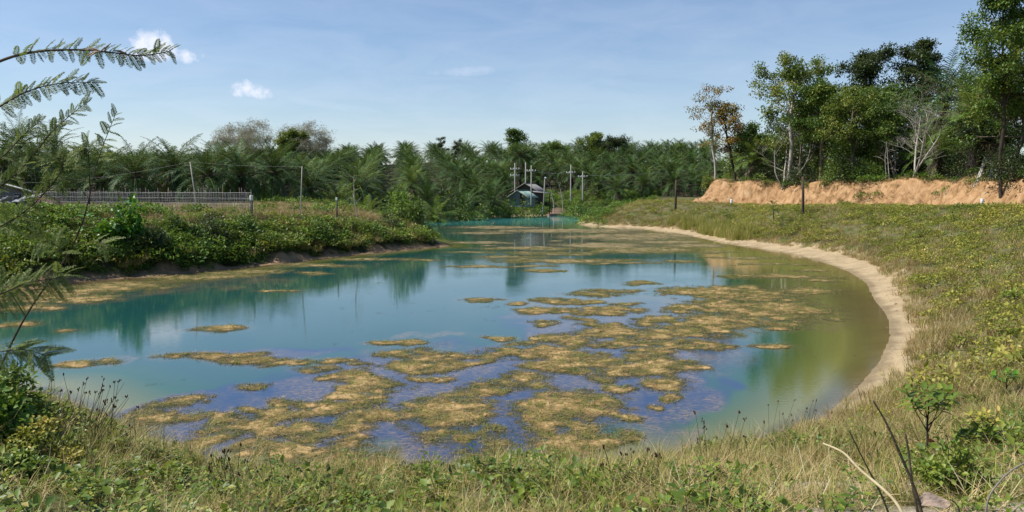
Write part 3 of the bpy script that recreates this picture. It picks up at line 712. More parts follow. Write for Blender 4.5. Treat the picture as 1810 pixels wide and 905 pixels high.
def cover(name, rng, r0, r1, dens_, protos, test, scale, label, cat, a0=-40, a1=40, tilt=0.12, sink=0.0, zmul=None):
    area = 0.5 * R(a1 - a0) * (r1 * r1 - r0 * r0); n = int(area * dens_)
    x, y = polar_pts(rng, r0, r1, n, a0, a1); z, sd_, ms_ = ground(x, y)
    p = test(x, y, sd_, ms_, z); k = rng.uniform(0, 1, n) < p; x, y, z, sd_, ms_ = x[k], y[k], z[k], sd_[k], ms_[k]; n = len(x)
    rot = np.stack([rng.normal(0, tilt, n), rng.normal(0, tilt, n), rng.uniform(0, 2 * pi, n)], 1)
    s = rng.uniform(scale[0], scale[1], n)
    if zmul is not None: s = s * zmul(x, y, sd_)
    pr = []; kd = []
    for q, (mesh_, wgt) in enumerate(protos): pr.append(mesh_)
    wts = [wgt(x, y, sd_) if callable(wgt) else np.full(n, float(wgt)) for _, wgt in protos]
    wts = np.cumsum(np.stack(wts), 0); wts /= wts[-1]; u = rng.uniform(0, 1, n); kd = (u[None] > wts).sum(0)
    print(name, n)
    return scatter(name, np.stack([x, y, z - sink], 1), rot, s, pr, label, cat, kd)

dryness = lambda x, y: np.clip((fbm(x * 0.22, y * 0.22, 4, 91) - 0.5) * 3.2 + 0.5, 0, 1)
rng = np.random.RandomState(21)
inleft = lambda x, y, sd_: (x < -4) & (y > 33) & (y < 84)
# near bank, within a few metres of the camera and down to the water's edge
path_bare = lambda x, y: 0
nearw = lambda x, y: (y < 19) & (x < 14) & (x > -16)
bare = lambda x, y: sst(0.44, 0.58, fbm(x * 0.9 + 5, y * 0.9, 4, 95)) * sst(1.2, 2.4, x) * (1 - sst(6.2, 8.0, y))     # dusty ground lower right
cover('foreground_grass', rng, 2.2, 19, 46, [(near_grass[0], lambda x, y, s: 1.3 - dryness(x, y)), (near_grass[1], 1.0), (near_grass[2], 0.9), (near_grass[3], lambda x, y, s: 0.2 + dryness(x, y)), (near_litter[0], 0.28)],
      lambda x, y, s, m, z: (s > -0.1) * (s < 15) * (y < 19) * (1 - 0.8 * bare(x, y)) * (1 - 0.9 * ((s < beach_at(x, y) - .1) & (x > 5.6) & (y > 13.6))), (0.6, 1.15),
      "mixed green and straw coloured grass covering the near bank", "grass", -43, 43, 0.2)
cover('tall_dry_grass', rng, 5.5, 20, 9, [(tall_grass[0], 1.0), (tall_grass[1], 1.0)],
      lambda x, y, s, m, z: (s > 0.0) * (s < 5.5) * (0.15 + 0.6 * dryness(x + 30, y)) * (1 - 0.9 * ((s < beach_at(x, y) - .1) & (x > 5.6) & (y > 13.6))), (0.6, 1.15),
      "taller thin straw coloured grass along the near edge of the water", "grass", -40, 40, 0.15)
cover('straw_grass', rng, 8, 34, 7, [(tall_grass[1], 1.0), (tall_grass[0], .5), (near_grass[3], .8)],
      lambda x, y, s, m, z: (x > 3) * (s > beach_at(x, y) - .5) * (s < beach_at(x, y) + 4.5) * np.clip(sst(-.5, .6, s - beach_at(x, y) + 1.6 * (fbm(x * .8, y * .8, 3, 55) - .5)) * (.35 + dryness(x + 70, y)), 0, 1), (0.8, 1.35),
      "long straw yellow grass leaning over the sandy margin on the right", "grass", 8, 43, 0.2)
cover('foreground_weeds', rng, 2.2, 16, 26, [(p, 1.0) for p in near_weed],
      lambda x, y, s, m, z: (s > 0.4) * (s < 15) * np.clip(0.07 + 0.9 * sst(0.48, 0.64, fbm(x * 0.5, y * 0.5, 3, 99)) + 0.8 * sst(-1.5, -4, x) - 0.0 * x, 0, 1) * (1 - 0.85 * bare(x, y)), (0.7, 1.35),
      "low leafy green weeds and creepers among the grass of the near bank", "weeds", -43, 43, 0.25)
cover('straw_litter', rng, 2.2, 12, 22, [(near_litter[0], 1.0), (near_grass[3], .25), (near_weed[2], .12)],
      lambda x, y, s, m, z: (s > 1) * (x > .5) * (.12 + .9 * bare(x, y)), (0.6, 1.2), "flattened straw litter on the dusty ground of the near right bank", "straw", 0, 43, 0.15)
# right-hand bank
cover('bank_creeper', rng, 15, 112, 3.4, [(p, 1.0) for p in mid_creep],
      lambda x, y, s, m, z: (x > 5) * (s > beach_at(x, y) + .2 + 1.6 * dryness(x, y) * (y < 60)) * (s < 32) * (m < -0.3) * (1.05 - 0.55 * dryness(x * 0.7 + 9, y * 0.7)) * (0.35 + 0.65 * sst(100, 60, y)), (0.75, 1.25),
      "yellow green creeper and low leaves blanketing the right hand bank", "ground cover", 2, 42, 0.15)
cover('bank_grass', rng, 14, 115, 6.0, [(mid_grass[0], 0.8), (mid_grass[1], 1.0), (mid_grass[2], lambda x, y, s: 0.3 + 1.2 * dryness(x, y)), (mid_dry[0], lambda x, y, s: 0.3 + 1.0 * sst(5, 2, s) + dryness(x, y))],
      lambda x, y, s, m, z: (x > 5) * (s > beach_at(x, y) - .2) * (s < 32) * (m < 0.1) * np.clip(0.25 + 0.5 * sst(5.5, 2.0, s) + 0.6 * dryness(x, y), 0, 1), (0.65, 1.2),
      "tan and green grass tufts mixed over the right hand bank", "grass", 2, 42, 0.12)
cover('bank_edge_grass', rng, 22, 112, 7.0, [(mid_grass[1], 0.6), (mid_grass[2], 1.0), (mid_dry[0], 1.3)],
      lambda x, y, s, m, z: (x > 5) * (s > beach_at(x, y) - .15) * (s < beach_at(x, y) + 2.4) * (m < 0.1), (0.55, 0.95),
      "dry brownish grass fringe above the sandy margin of the pond", "grass", 2, 42, 0.12)
# left-hand bank: dense shrubs and climbers, lumpy, with dark gaps
lump = lambda x, y: fbm(x * 0.26, y * 0.26, 4, 101)
cover('bank_shrubs', rng, 32, 84, 9.0, [(far_bush[0], 1.0), (far_bush[1], 0.8), (far_bush[2], 1.0), (hang_bush[0], lambda x, y, s: 0.2 + 1.2 * sst(2.6, 1.2, s))],
      lambda x, y, s, m, z: inleft(x, y, s) * (s > 0.35 + 0.9 * fbm(x * 0.7, y * 0.7, 3, 17)) * (s < 9.5) * (1 - .9 * sst(4.4, 6.0, s)) * (1 - .85 * sst(-25, -17, x) * sst(2.6, 3.8, s)) * (1 - .45 * sst(-20, -12, x)) * (1 - .8 * (sst(.50, .56, fbm(x * .42 + 3, y * .42, 3, 107))) * (s > 1.8) * (s < 4.8)), (0.5, 0.95),
      "dense tangled green shrubs and climbers covering the left bank", "shrubs", -41, 2, 0.3, 0.1, lambda x, y, s: (0.6 + 1.0 * sst(0.36, 0.66, lump(x, y))) * rng.uniform(.75, 1.35, len(x)) * (.45 + .55 * sst(2, 13, np.hypot(x + 6, y - 63))) * (1 - .35 * sst(1.6, .6, s)) * (1 - .4 * sst(4.2, 6, s)))
cover('left_bank_grass', rng, 36, 96, 7.0, [(mid_dry[0], 2.0), (mid_grass[2], 1.0), (mid_grass[1], 0.3)],
      lambda x, y, s, m, z: (x < -3) * (y > 36) * (s > 3.0) * (s < 34) * (0.35 + 0.65 * sst(-30, -18, x)), (0.9, 1.7),
      "tawny dry grass on the flat top of the left bank", "grass", -41, 2, 0.1)
cover('left_bank_creeper', rng, 32, 84, 7.5, [(p, 1.0) for p in mid_green] + [(mid_creep[0], lambda x, y, s: .3 + 1.2 * sst(-26, -10, x)), (mid_grass[1], lambda x, y, s: .3 + 1.0 * sst(-26, -10, x)), (mid_dry[0], lambda x, y, s: .1 + .6 * sst(-26, -10, x))],
      lambda x, y, s, m, z: inleft(x, y, s) * (s > 0.9) * (s < 9) * (1 - .93 * sst(-27, -20, x) * sst(3.2, 4.4, s)) * np.clip(.35 + sst(-26, -8, x) + .8 * sst(3.2, 1.2, s) + 1.0 * dryness(x + 50, y), 0, 1), (0.8, 1.7),
      "yellow green creepers and grass draped over the shrubs of the left bank", "ground cover", -41, 2, 0.3, -0.35)
# far shore
cover('far_shore_growth', rng, 84, 172, 0.85, [(far_bush[0], 1.0), (far_bush[1], 0.6), (mid_dry[0], 0.5), (mid_grass[0], 0.4)],
      lambda x, y, s, m, z: (x < 15 + (y - 110) * 0.3) * (y > 86) * (s > 0.8) * (s < 30) * (1 - (np.abs(x - (8.2 + (y - 145) * 0.02)) < 2.0) * (s < 4.5) * (y > 134)) * (y < 168) * (1 - 0.85 * ((y > 146) & (x > -6) & (x < 5))), (0.9, 1.6),
      "green bushes and rough grass along the far shore of the pond", "undergrowth", -18, 16, 0.2, 0.1)
# on top of the cut block
cover('cut_top_growth', rng, 56, 112, 1.6, [(mid_dry[0], 1.2), (mid_grass[2], 1.0), (far_bush[1], 0.22), (far_bush[2], 0.25)],
      lambda x, y, s, m, z: (m > 1.9) * (m < 12) * np.clip(0.25 + sst(4.5, 1.8, m) + (x < 27) * 0.6, 0, 1), (0.8, 1.5),
      "dry grass and scrub on top of the orange earth cutting", "grass", 10, 42, 0.2)
cover('cut_face_growth', rng, 60, 110, 3.6, [(mid_dry[0], 1.6), (mid_grass[2], 1.2), (far_bush[0], .25)],
      lambda x, y, s, m, z: (m > 0.2) * (m < 3.2) * sst(.44, .60, fbm(x * .35, y * .35, 3, 131) + .14 * sst(0.8, 2.6, m) + .06 * sst(24, 34, x)), (0.6, 1.2),
      "dry grass and scrub clinging to the orange cut face", "grass", 10, 42, 0.4)
# sprigs that stand out of the floating mats
k = np.where((dens > -0.22) & (wsd < -0.2) & (WY < 62))[0]
wt = WY[k] ** 2; wt = wt / wt.sum(); wt = wt * (1 + 3 * (dens[k] < .3)); wt /= wt.sum(); k = rng.choice(k, 40000, p=wt); n = len(k)
scatter('weed_sprigs', np.stack([WX[k] + rng.normal(0, .05, n), WY[k] + rng.normal(0, .06, n), np.maximum(mz[k], -0.005)], 1), np.stack([rng.normal(0, .3, n), rng.normal(0, .3, n), rng.uniform(0, 6.28, n)], 1),
        rng.uniform(0.5, 1.15, n) * (0.75 + WY[k] / 80), sprig, "tiny dark sprigs of water weed poking up around the floating mats", "water weed", (rng.uniform(0, 1, n) > 0.55).astype(int))
# loose fibres lying over the mats
fib = [tuft(rng, 14, 0.16, 0.20, 0.010, 9.0, 0.1, ('dry',), 'weed_fibres', 0.0, 0.75, 2), tuft(rng, 14, 0.16, 0.18, 0.010, 7.0, 0.1, ('grass',), 'weed_fibres', 0.0, 0.5, 2)]
k = np.where((dens > 0.2) & (wsd < -0.1) & (WY < 45))[0]; wt = WY[k] ** 1.6; wt /= wt.sum(); k = rng.choice(k, 11000, p=wt); n = len(k)
scatter('weed_fibres', np.stack([WX[k] + rng.normal(0, .05, n), WY[k] + rng.normal(0, .06, n), np.maximum(mz[k], 0) + .025], 1), np.stack([rng.normal(0, .08, n), rng.normal(0, .08, n), rng.uniform(0, 6.28, n)], 1),
        rng.uniform(0.5, 1.2, n), fib, "matted pale fibres lying on the floating water weed", "water weed", (rng.uniform(0, 1, n) > 0.6).astype(int))
# stones and clods on the sandy margin
def stone_mesh(rg, name='clod'):
    bm = bmesh.new(); bmesh.ops.create_icosphere(bm, subdivisions=1, radius=1); me_ = bpy.data.meshes.new(name)
    for v in bm.verts: v.co = v.co * rg.uniform(.7, 1.2); v.co.z *= .55
    bm.to_mesh(me_); bm.free(); me_.materials.append(M['clod']); return me_
M['clod'] = solid_mat("dried_clods", (0.18, 0.13, 0.08), (0.46, 0.36, 0.22), 3, 0.95, 0.3)
xs_, ys_ = polar_pts(rng, 12, 105, 60000, -40, 41); sd_ = shore_sd(xs_, ys_); bw_ = beach_at(xs_, ys_); kk = (sd_ > -.15) & (sd_ < bw_ + .6) & (rng.uniform(0, 1, len(xs_)) < .8 * fbm(xs_ * .8, ys_ * .8, 3, 88)); xs_, ys_ = xs_[kk], ys_[kk]; z, _, _ = ground(xs_, ys_); n = len(xs_)
scatter('clods', np.stack([xs_, ys_, z + .002], 1), np.stack([np.zeros(n), np.zeros(n), rng.uniform(0, 6.28, n)], 1), .018 + .05 * rng.uniform(0, 1, n) ** 3, [stone_mesh(rng) for _ in range(3)], "small clods and pebbles strewn over the sandy margin of the pond", "clods")
# reeds on the right shore
x0, y0 = [], []
for px, py in [(1175, 398), (1195, 402), (1215, 405), (1235, 410), (1255, 413), (1275, 418), (1290, 421), (1305, 424)]:
    x_, y_ = gp(px, py + 8); x0.append(x_); y0.append(y_)
n = 170; t = rng.uniform(0, 7, n); x = np.interp(t, range(8), x0) + rng.uniform(0.3, 2.6, n) * 0.85; y = np.interp(t, range(8), y0) + rng.uniform(0.0, 2.6, n)
z, _, _ = ground(x, y)
scatter('reeds', np.stack([x, y, z], 1), np.stack([rng.normal(0, .08, n), rng.normal(0, .08, n), rng.uniform(0, 6.28, n)], 1), rng.uniform(0.6, 1.15, n), reed_tuft,
        "tall green reeds standing at the sandy edge of the right bank", "reeds")
print('cover done', time.time() - T0)
# ================================================================== OIL PALMS
def frond_geo(g, rng, L, e0, droop, nl, az=0.0, base=(0, 0, 0), dry=False, lw=0.075, m_leaf=0, m_rach=1, hang=0.35, ll=0.9):
    n = 12; s = np.linspace(0, 1, n); e = e0 - droop * s ** 1.25; dx = np.cos(e) * L / (n - 1); dz = np.sin(e) * L / (n - 1)
    X = np.concatenate([[0], np.cumsum(dx[:-1])]); Z = np.concatenate([[0], np.cumsum(dz[:-1])]); tw = rng.normal(0, 0.12); Yv = tw * s ** 2 * L * 0.5
    pts = np.stack([X, Yv, Z], 1); ca, sa = cos(az), sin(az)
    rot = lambda p: np.stack([p[:, 0] * ca - p[:, 1] * sa, p[:, 0] * sa + p[:, 1] * ca, p[:, 2]], 1) + np.asarray(base)
    tube(g, rot(pts), np.linspace(0.055, 0.012, n), 3, 0.5, m_rach)
    t = np.linspace(0.10, 1.0, nl); t = np.concatenate([t, t]); side = np.concatenate([np.ones(nl), -np.ones(nl)])
    P = np.stack([np.interp(t, s, pts[:, c]) for c in range(3)], 1); ee = np.interp(t, s, e)
    T_ = np.stack([np.cos(ee), np.zeros(2 * nl), np.sin(ee)], 1); N_ = np.stack([-np.sin(ee), np.zeros(2 * nl), np.cos(ee)], 1); S_ = np.stack([np.zeros(2 * nl), side, np.zeros(2 * nl)], 1)
    v = rng.normal(0.30, 0.22, (2 * nl, 1))
    D = norm(S_ * 1.0 + T_ * (0.45 + 0.5 * t[:, None]) + N_ * v)
    LL = ll * (0.35 + 0.65 * np.sin(np.clip(t * 1.05 + 0.02, 0, 1) * pi) ** 0.6) * rng.uniform(0.8, 1.15, 2 * nl)
    Wn = norm(np.cross(D, N_)); mid = P + D * LL[:, None] * 0.5 + np.array([0, 0, -1.0]) * LL[:, None] * 0.06
    tip = P + D * LL[:, None] * (1 - 0.25 * hang) + np.array([0, 0, -1.0]) * LL[:, None] * hang
    w = lw * rng.uniform(0.7, 1.2, (2 * nl, 1))
    V = np.stack([P + Wn * w * .3, P - Wn * w * .3, mid - Wn * w * .5, mid + Wn * w * .5, tip], 1).reshape(-1, 3); b_ = np.arange(2 * nl)[:, None] * 5
    tn = np.repeat(np.clip(rng.uniform(0.15, 0.65, 2 * nl) + 0.25 * (e0 > 0.9), 0, 1), 5)
    g.add(rot(V), b_ + np.array([[0, 1, 2, 3]]), b_ + np.array([[3, 2, 4]]), tn, m_leaf)

def palm_trunk(rng, h, r, name='trunk'):
    g = Geo(); z = np.linspace(-0.3, h, 7); tube(g, np.stack([rng.normal(0, .03, 7), rng.normal(0, .03, 7), z], 1), r * np.linspace(1.25, 1.0, 7), 9, 0.4, 0)
    n = int(h * 22); zz = rng.uniform(0.1, h, n); a = np.arange(n) * 2.4          # stubs of old leaf bases
    A = np.stack([np.cos(a) * r * .9, np.sin(a) * r * .9, zz], 1); B = A + np.stack([np.cos(a) * .22, np.sin(a) * .22, np.full(n, .24)], 1)
    sticks(g, A, B, 0.10, 0.05, 0.5, 0); return g.mesh(name, M['palm_trunk'])

def palm_crown(rng, L, nf, e_lo, e_hi, nl, mats, name='crown', dead=3, lw=0.075):
    g = Geo()
    for k in range(nf):
        q = (k + 0.5) / nf; e0 = e_lo + (e_hi - e_lo) * (1 - (1 - q) ** 1.15) + rng.normal(0, 0.08)
        frond_geo(g, rng, L * (0.82 + 0.25 * (1 - abs(q - .5))) * rng.uniform(0.88, 1.08), e0, (0.85 + 0.7 * (1 - q)) * rng.uniform(0.8, 1.25), nl, k * 2.3999 + rng.normal(0, .15), (0, 0, 0.1 * q), lw=lw)
    for k in range(dead): frond_geo(g, rng, L * 0.75, -0.7 + rng.normal(0, .15), 0.7, nl, rng.uniform(0, 6.28), (0, 0, -0.2), True, lw, 2, 2, 0.6)
    return g.mesh(name, mats)

rng = np.random.RandomState(31)
PM = [M['palm'], M['palm_dry'], M['palm_dry']]; PL = [M['palm_light'], M['palm_dry'], M['palm_dry']]
trunks = [palm_trunk(rng, h, 0.36) for h in (2.6, 3.2, 3.8)]
crowns = [palm_crown(rng, 4.9, 40, -0.35, 1.45, 26, PM, dead=5) for _ in range(4)] + [palm_crown(rng, 5.2, 30, 0.0, 1.45, 26, PM, dead=3) for _ in range(2)]
far_crowns = [palm_crown(rng, 4.8, 32, -0.2, 1.45, 18, PM, dead=0, lw=0.13) for _ in range(4)]
light_crowns = [palm_crown(rng, 4.3, 26, 0.1, 1.45, 26, PL, dead=3) for _ in range(2)]
# single fronds, by how steeply they rise, for the front row
def one_frond(e0, droop, L=4.9, mats=PM):
    g = Geo(); frond_geo(g, rng, L, e0, droop, 32, lw=0.075); return g.mesh('frond', mats)
fr_set = [(e, [one_frond(e, .95 + 0.6 * (1 - (e + .4) / 1.8)) for _ in range(2)]) for e in (-0.35, 0.0, 0.35, 0.7, 1.05, 1.38)]
fr_light = [(e, [one_frond(e, .95 + 0.6 * (1 - (e + .4) / 1.8), 4.3, PL)]) for e in (0.0, 0.35, 0.7, 1.05, 1.38)]
dead_fr = [one_frond(-0.75, 0.6, 3.8, [M['palm_dry'], M['palm_dry']]) for _ in range(2)]

palm_id = [0]
def place_word(px):
    return 'on the far left' if px < 250 else 'left of centre' if px < 600 else 'near the middle' if px < 900 else 'behind the huts' if px < 1010 else 'right of centre' if px < 1240 else 'behind the cut bank on the right'

def front_palm(px, Y, th, sc_, light=False, label=None, nf=36):
    x, y, _ = at(px, 350, Y); z = gz(x, y); ti = min(2, max(0, int(round((th - 2.6) / .6))))
    t = thing('oil_palm', (x, y, z - 0.05), label, 'palm tree', 'front row of oil palms')
    t.scale = (sc_, sc_, sc_); t.rotation_euler = (0, 0, rng.uniform(0, 6.28))
    link('trunk', trunks[ti], t); top = (2.6, 3.2, 3.8)[ti]
    fs = fr_light if light else fr_set
    for k in range(nf):
        q = (k + .5) / nf; i_ = min(len(fs) - 1, int(q * len(fs))); f = link('frond', fs[i_][1][rng.randint(len(fs[i_][1]))], t, (0, 0, top - 0.15 + 0.2 * q))
        f.rotation_euler = (rng.normal(0, .12), rng.normal(0, .10), k * 2.3999 + rng.normal(0, .12)); s_ = rng.uniform(.86, 1.1); f.scale = (s_, s_, s_)
    for k in range(3):
        f = link('dead_frond', dead_fr[k % 2], t, (0, 0, top - .35)); f.rotation_euler = (0, 0, rng.uniform(0, 6.28)); f['label'] = 'withered grey frond hanging down'

FRONT = [  # px, distance, trunk, scale, pale, label
 (8, 92, 3.8, 1.12, 0, 'tall dark oil palm at the left edge above the house roof'),
 (62, 98, 3.8, 1.12, 0, 'oil palm standing behind the magenta flowering bush'),
 (120, 94, 3.2, .98, 0, 'oil palm just right of the magenta flowering bush'),
 (178, 92, 3.2, .97, 0, 'oil palm behind the left part of the picket fence'),
 (240, 90, 3.2, 1.0, 0, 'oil palm with long drooping fronds left of the leaning pole'),
 (310, 93, 3.8, 1.02, 0, 'oil palm directly behind the leaning pale pole'),
 (368, 88, 3.2, 1.0, 0, 'oil palm just right of the leaning pale pole'),
 (428, 90, 3.2, 1.02, 0, 'oil palm behind the right end of the picket fence'),
 (486, 92, 3.8, .98, 0, 'oil palm between the fence end and the upright thin pole'),
 (545, 96, 3.2, .93, 0, 'oil palm directly behind the upright thin pole'),
 (600, 98, 2.6, .86, 1, 'pale young oil palm right of the upright thin pole'),
 (648, 101, 2.6, .84, 1, 'yellow green oil palm over the bare forked sapling'),
 (712, 106, 3.2, .92, 0, 'oil palm above the dark leafy bush on the bank end'),
 (768, 112, 3.2, .94, 1, 'pale oil palm above the inlet behind the left bank'),
 (818, 120, 3.8, .98, 0, 'oil palm over the flat topped shrub on the far shore'),
 (868, 128, 3.8, 1.0, 0, 'oil palm close to the left of the green roofed hut'),
 (1092, 150, 2.6, .88, 0, 'oil palm right of the last utility pole'),
 (1140, 152, 2.6, .84, 0, 'spreading oil palm behind the middle of the right bank'),
 (1190, 148, 2.6, .86, 0, 'spreading oil palm behind the dark bank post'),
 (1236, 150, 2.6, .84, 0, 'spreading oil palm beside the end of the orange cutting'),
 (1056, 158, 2.6, .85, 0, 'oil palm behind the papaya plant on the right bank'),
]
for px, Y, th, s_, lt, lb in FRONT: front_palm(px, Y, th, s_, bool(lt), lb)

# the plantation behind, in staggered rows
spots = []
rng2 = np.random.RandomState(77)
row = 0; yy = 88.0
fpx = np.array([(at(p[0], 350, p[1])[0], p[1]) for p in FRONT])
while yy < 272:
    for xx in np.arange(-0.72 * yy - 9, 0.72 * yy + 9, 9.0):
        x = xx + (row % 2) * 4.5 + rng2.normal(0, .5); y = yy + rng2.normal(0, .5)
        px = 905 + x / y * F
        if px < -60 or px > 1870: continue
        edge_y = np.interp(px, [0, 560, 700, 880, 960, 1100, 1240, 1250, 1330, 1810], [96, 101, 110, 134, 164, 158, 157, 124, 111, 84])
        if y < edge_y or (px > 1262 and y > edge_y + 34): continue
        if np.min(np.hypot(fpx[:, 0] - x, fpx[:, 1] - y)) < 5.0: continue
        if 895 < px < 985 and y < 172: continue
        spots.append((x, y, px))
    yy += 7.8; row += 1
zz, _, _ = ground(np.array([s[0] for s in spots]), np.array([s[1] for s in spots]))
print('palms', len(spots))
spots = sorted([(s[0], s[1], s[2], z) for s, z in zip(spots, zz)], key=lambda s: s[1])
MARKS = [(10, 'the grey house'), (75, 'the magenta bush'), (150, 'the left end of the fence'), (215, 'the big leaved bright green bush'), (280, 'the middle of the fence'), (342, 'the leaning pale pole'),
         (400, 'the right part of the fence'), (444, 'the white topped marker by the fence'), (490, 'the tawny grass right of the fence'), (531, 'the upright thin pole'), (580, 'the small leafy plant right of the thin pole'),
         (632, 'the bare forked sapling'), (680, 'the end of the tawny grass'), (725, 'the dark leafy bush on the bank end'), (775, 'the tip of the left bank'), (825, 'the flat topped shrub'), (875, 'the bank left of the green hut'),
         (920, 'the green roofed hut'), (962, 'the leaning lamp pole'), (1009, 'the fourth crossarm pole'), (1050, 'the papaya on the right bank'), (1100, 'the reddish grass on the right bank'), (1150, 'the middle of the right bank'),
         (1195, 'the dark bank post'), (1232, 'the left tip of the cutting'), (1268, 'the slender pale tree'), (1320, 'the yellowing tree'), (1384, 'the pale forked stems'), (1419, 'the dark post before the cutting'), (1470, 'the dense green tree'),
         (1530, 'the left dark crowned tree'), (1571, 'the small white stemmed tree'), (1622, 'the big leafless tree'), (1680, 'the yellowish palms of the wood'), (1730, 'the leaning white poles'), (1790, 'the tall tree at the right edge')]
ORD = ['nearest', 'second', 'third', 'fourth', 'fifth', 'sixth', 'seventh', 'eighth', 'ninth', 'tenth', 'eleventh', 'twelfth', 'thirteenth', 'fourteenth', 'fifteenth', 'sixteenth', 'seventeenth', 'eighteenth', 'nineteenth', 'twentieth', 'twenty-first', 'twenty-second', 'twenty-third', 'twenty-fourth']
rank = {}
for n_, (x, y, px, z) in enumerate(spots[:275]):
    r_ = 0 if px < 480 else 1 if px < 890 else 2 if px < 1250 else 3
    mk = min(MARKS, key=lambda q: abs(q[0] - px))[1]; o_ = rank.get(mk, 0); rank[mk] = o_ + 1
    t = thing('oil_palm', (x, y, z - .05), ORD[min(o_, 23)] + ' oil palm back in line with ' + mk, 'palm tree', 'oil palms of the plantation'); s_ = rng2.uniform(.88, 1.12) * (1.06 if r_ == 3 else 1.0)
    t.scale = (s_, s_, s_); t.rotation_euler = (rng2.normal(0, .03), rng2.normal(0, .03), rng2.uniform(0, 6.28)); ti = rng2.randint(0, 3)
    link('trunk', trunks[ti], t)
    cr = (crowns + (light_crowns if rng2.uniform() < (.3 if r_ == 1 else .04) else [])) if y < 135 else far_crowns
    link('crown', cr[rng2.randint(len(cr))], t, (0, 0, (2.6, 3.2, 3.8)[ti] - .1))
rest = spots[275:]
# beyond that the plantation reads as one mass
P = np.array([(x, y, z + 3.1) for x, y, px, z in rest]); n = len(P)
if n:
    scatter('distant_palms', P, np.stack([rng2.normal(0, .04, n), rng2.normal(0, .04, n), rng2.uniform(0, 6.28, n)], 1), rng2.uniform(.85, 1.15, n), far_crowns,
            "far rows of oil palms merging into one green mass to the skyline", "palm plantation")
# dark brush under the palms closes the view between the trunks
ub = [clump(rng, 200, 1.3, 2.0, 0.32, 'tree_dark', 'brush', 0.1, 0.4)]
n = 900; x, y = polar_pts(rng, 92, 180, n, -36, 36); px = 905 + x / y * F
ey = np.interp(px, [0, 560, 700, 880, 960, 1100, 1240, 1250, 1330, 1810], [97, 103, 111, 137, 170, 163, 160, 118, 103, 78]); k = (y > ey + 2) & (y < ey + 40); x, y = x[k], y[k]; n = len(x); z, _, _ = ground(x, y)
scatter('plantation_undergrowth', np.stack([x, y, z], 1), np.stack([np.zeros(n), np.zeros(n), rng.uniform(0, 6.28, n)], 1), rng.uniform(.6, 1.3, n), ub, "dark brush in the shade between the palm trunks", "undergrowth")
print('palms done', time.time() - T0)

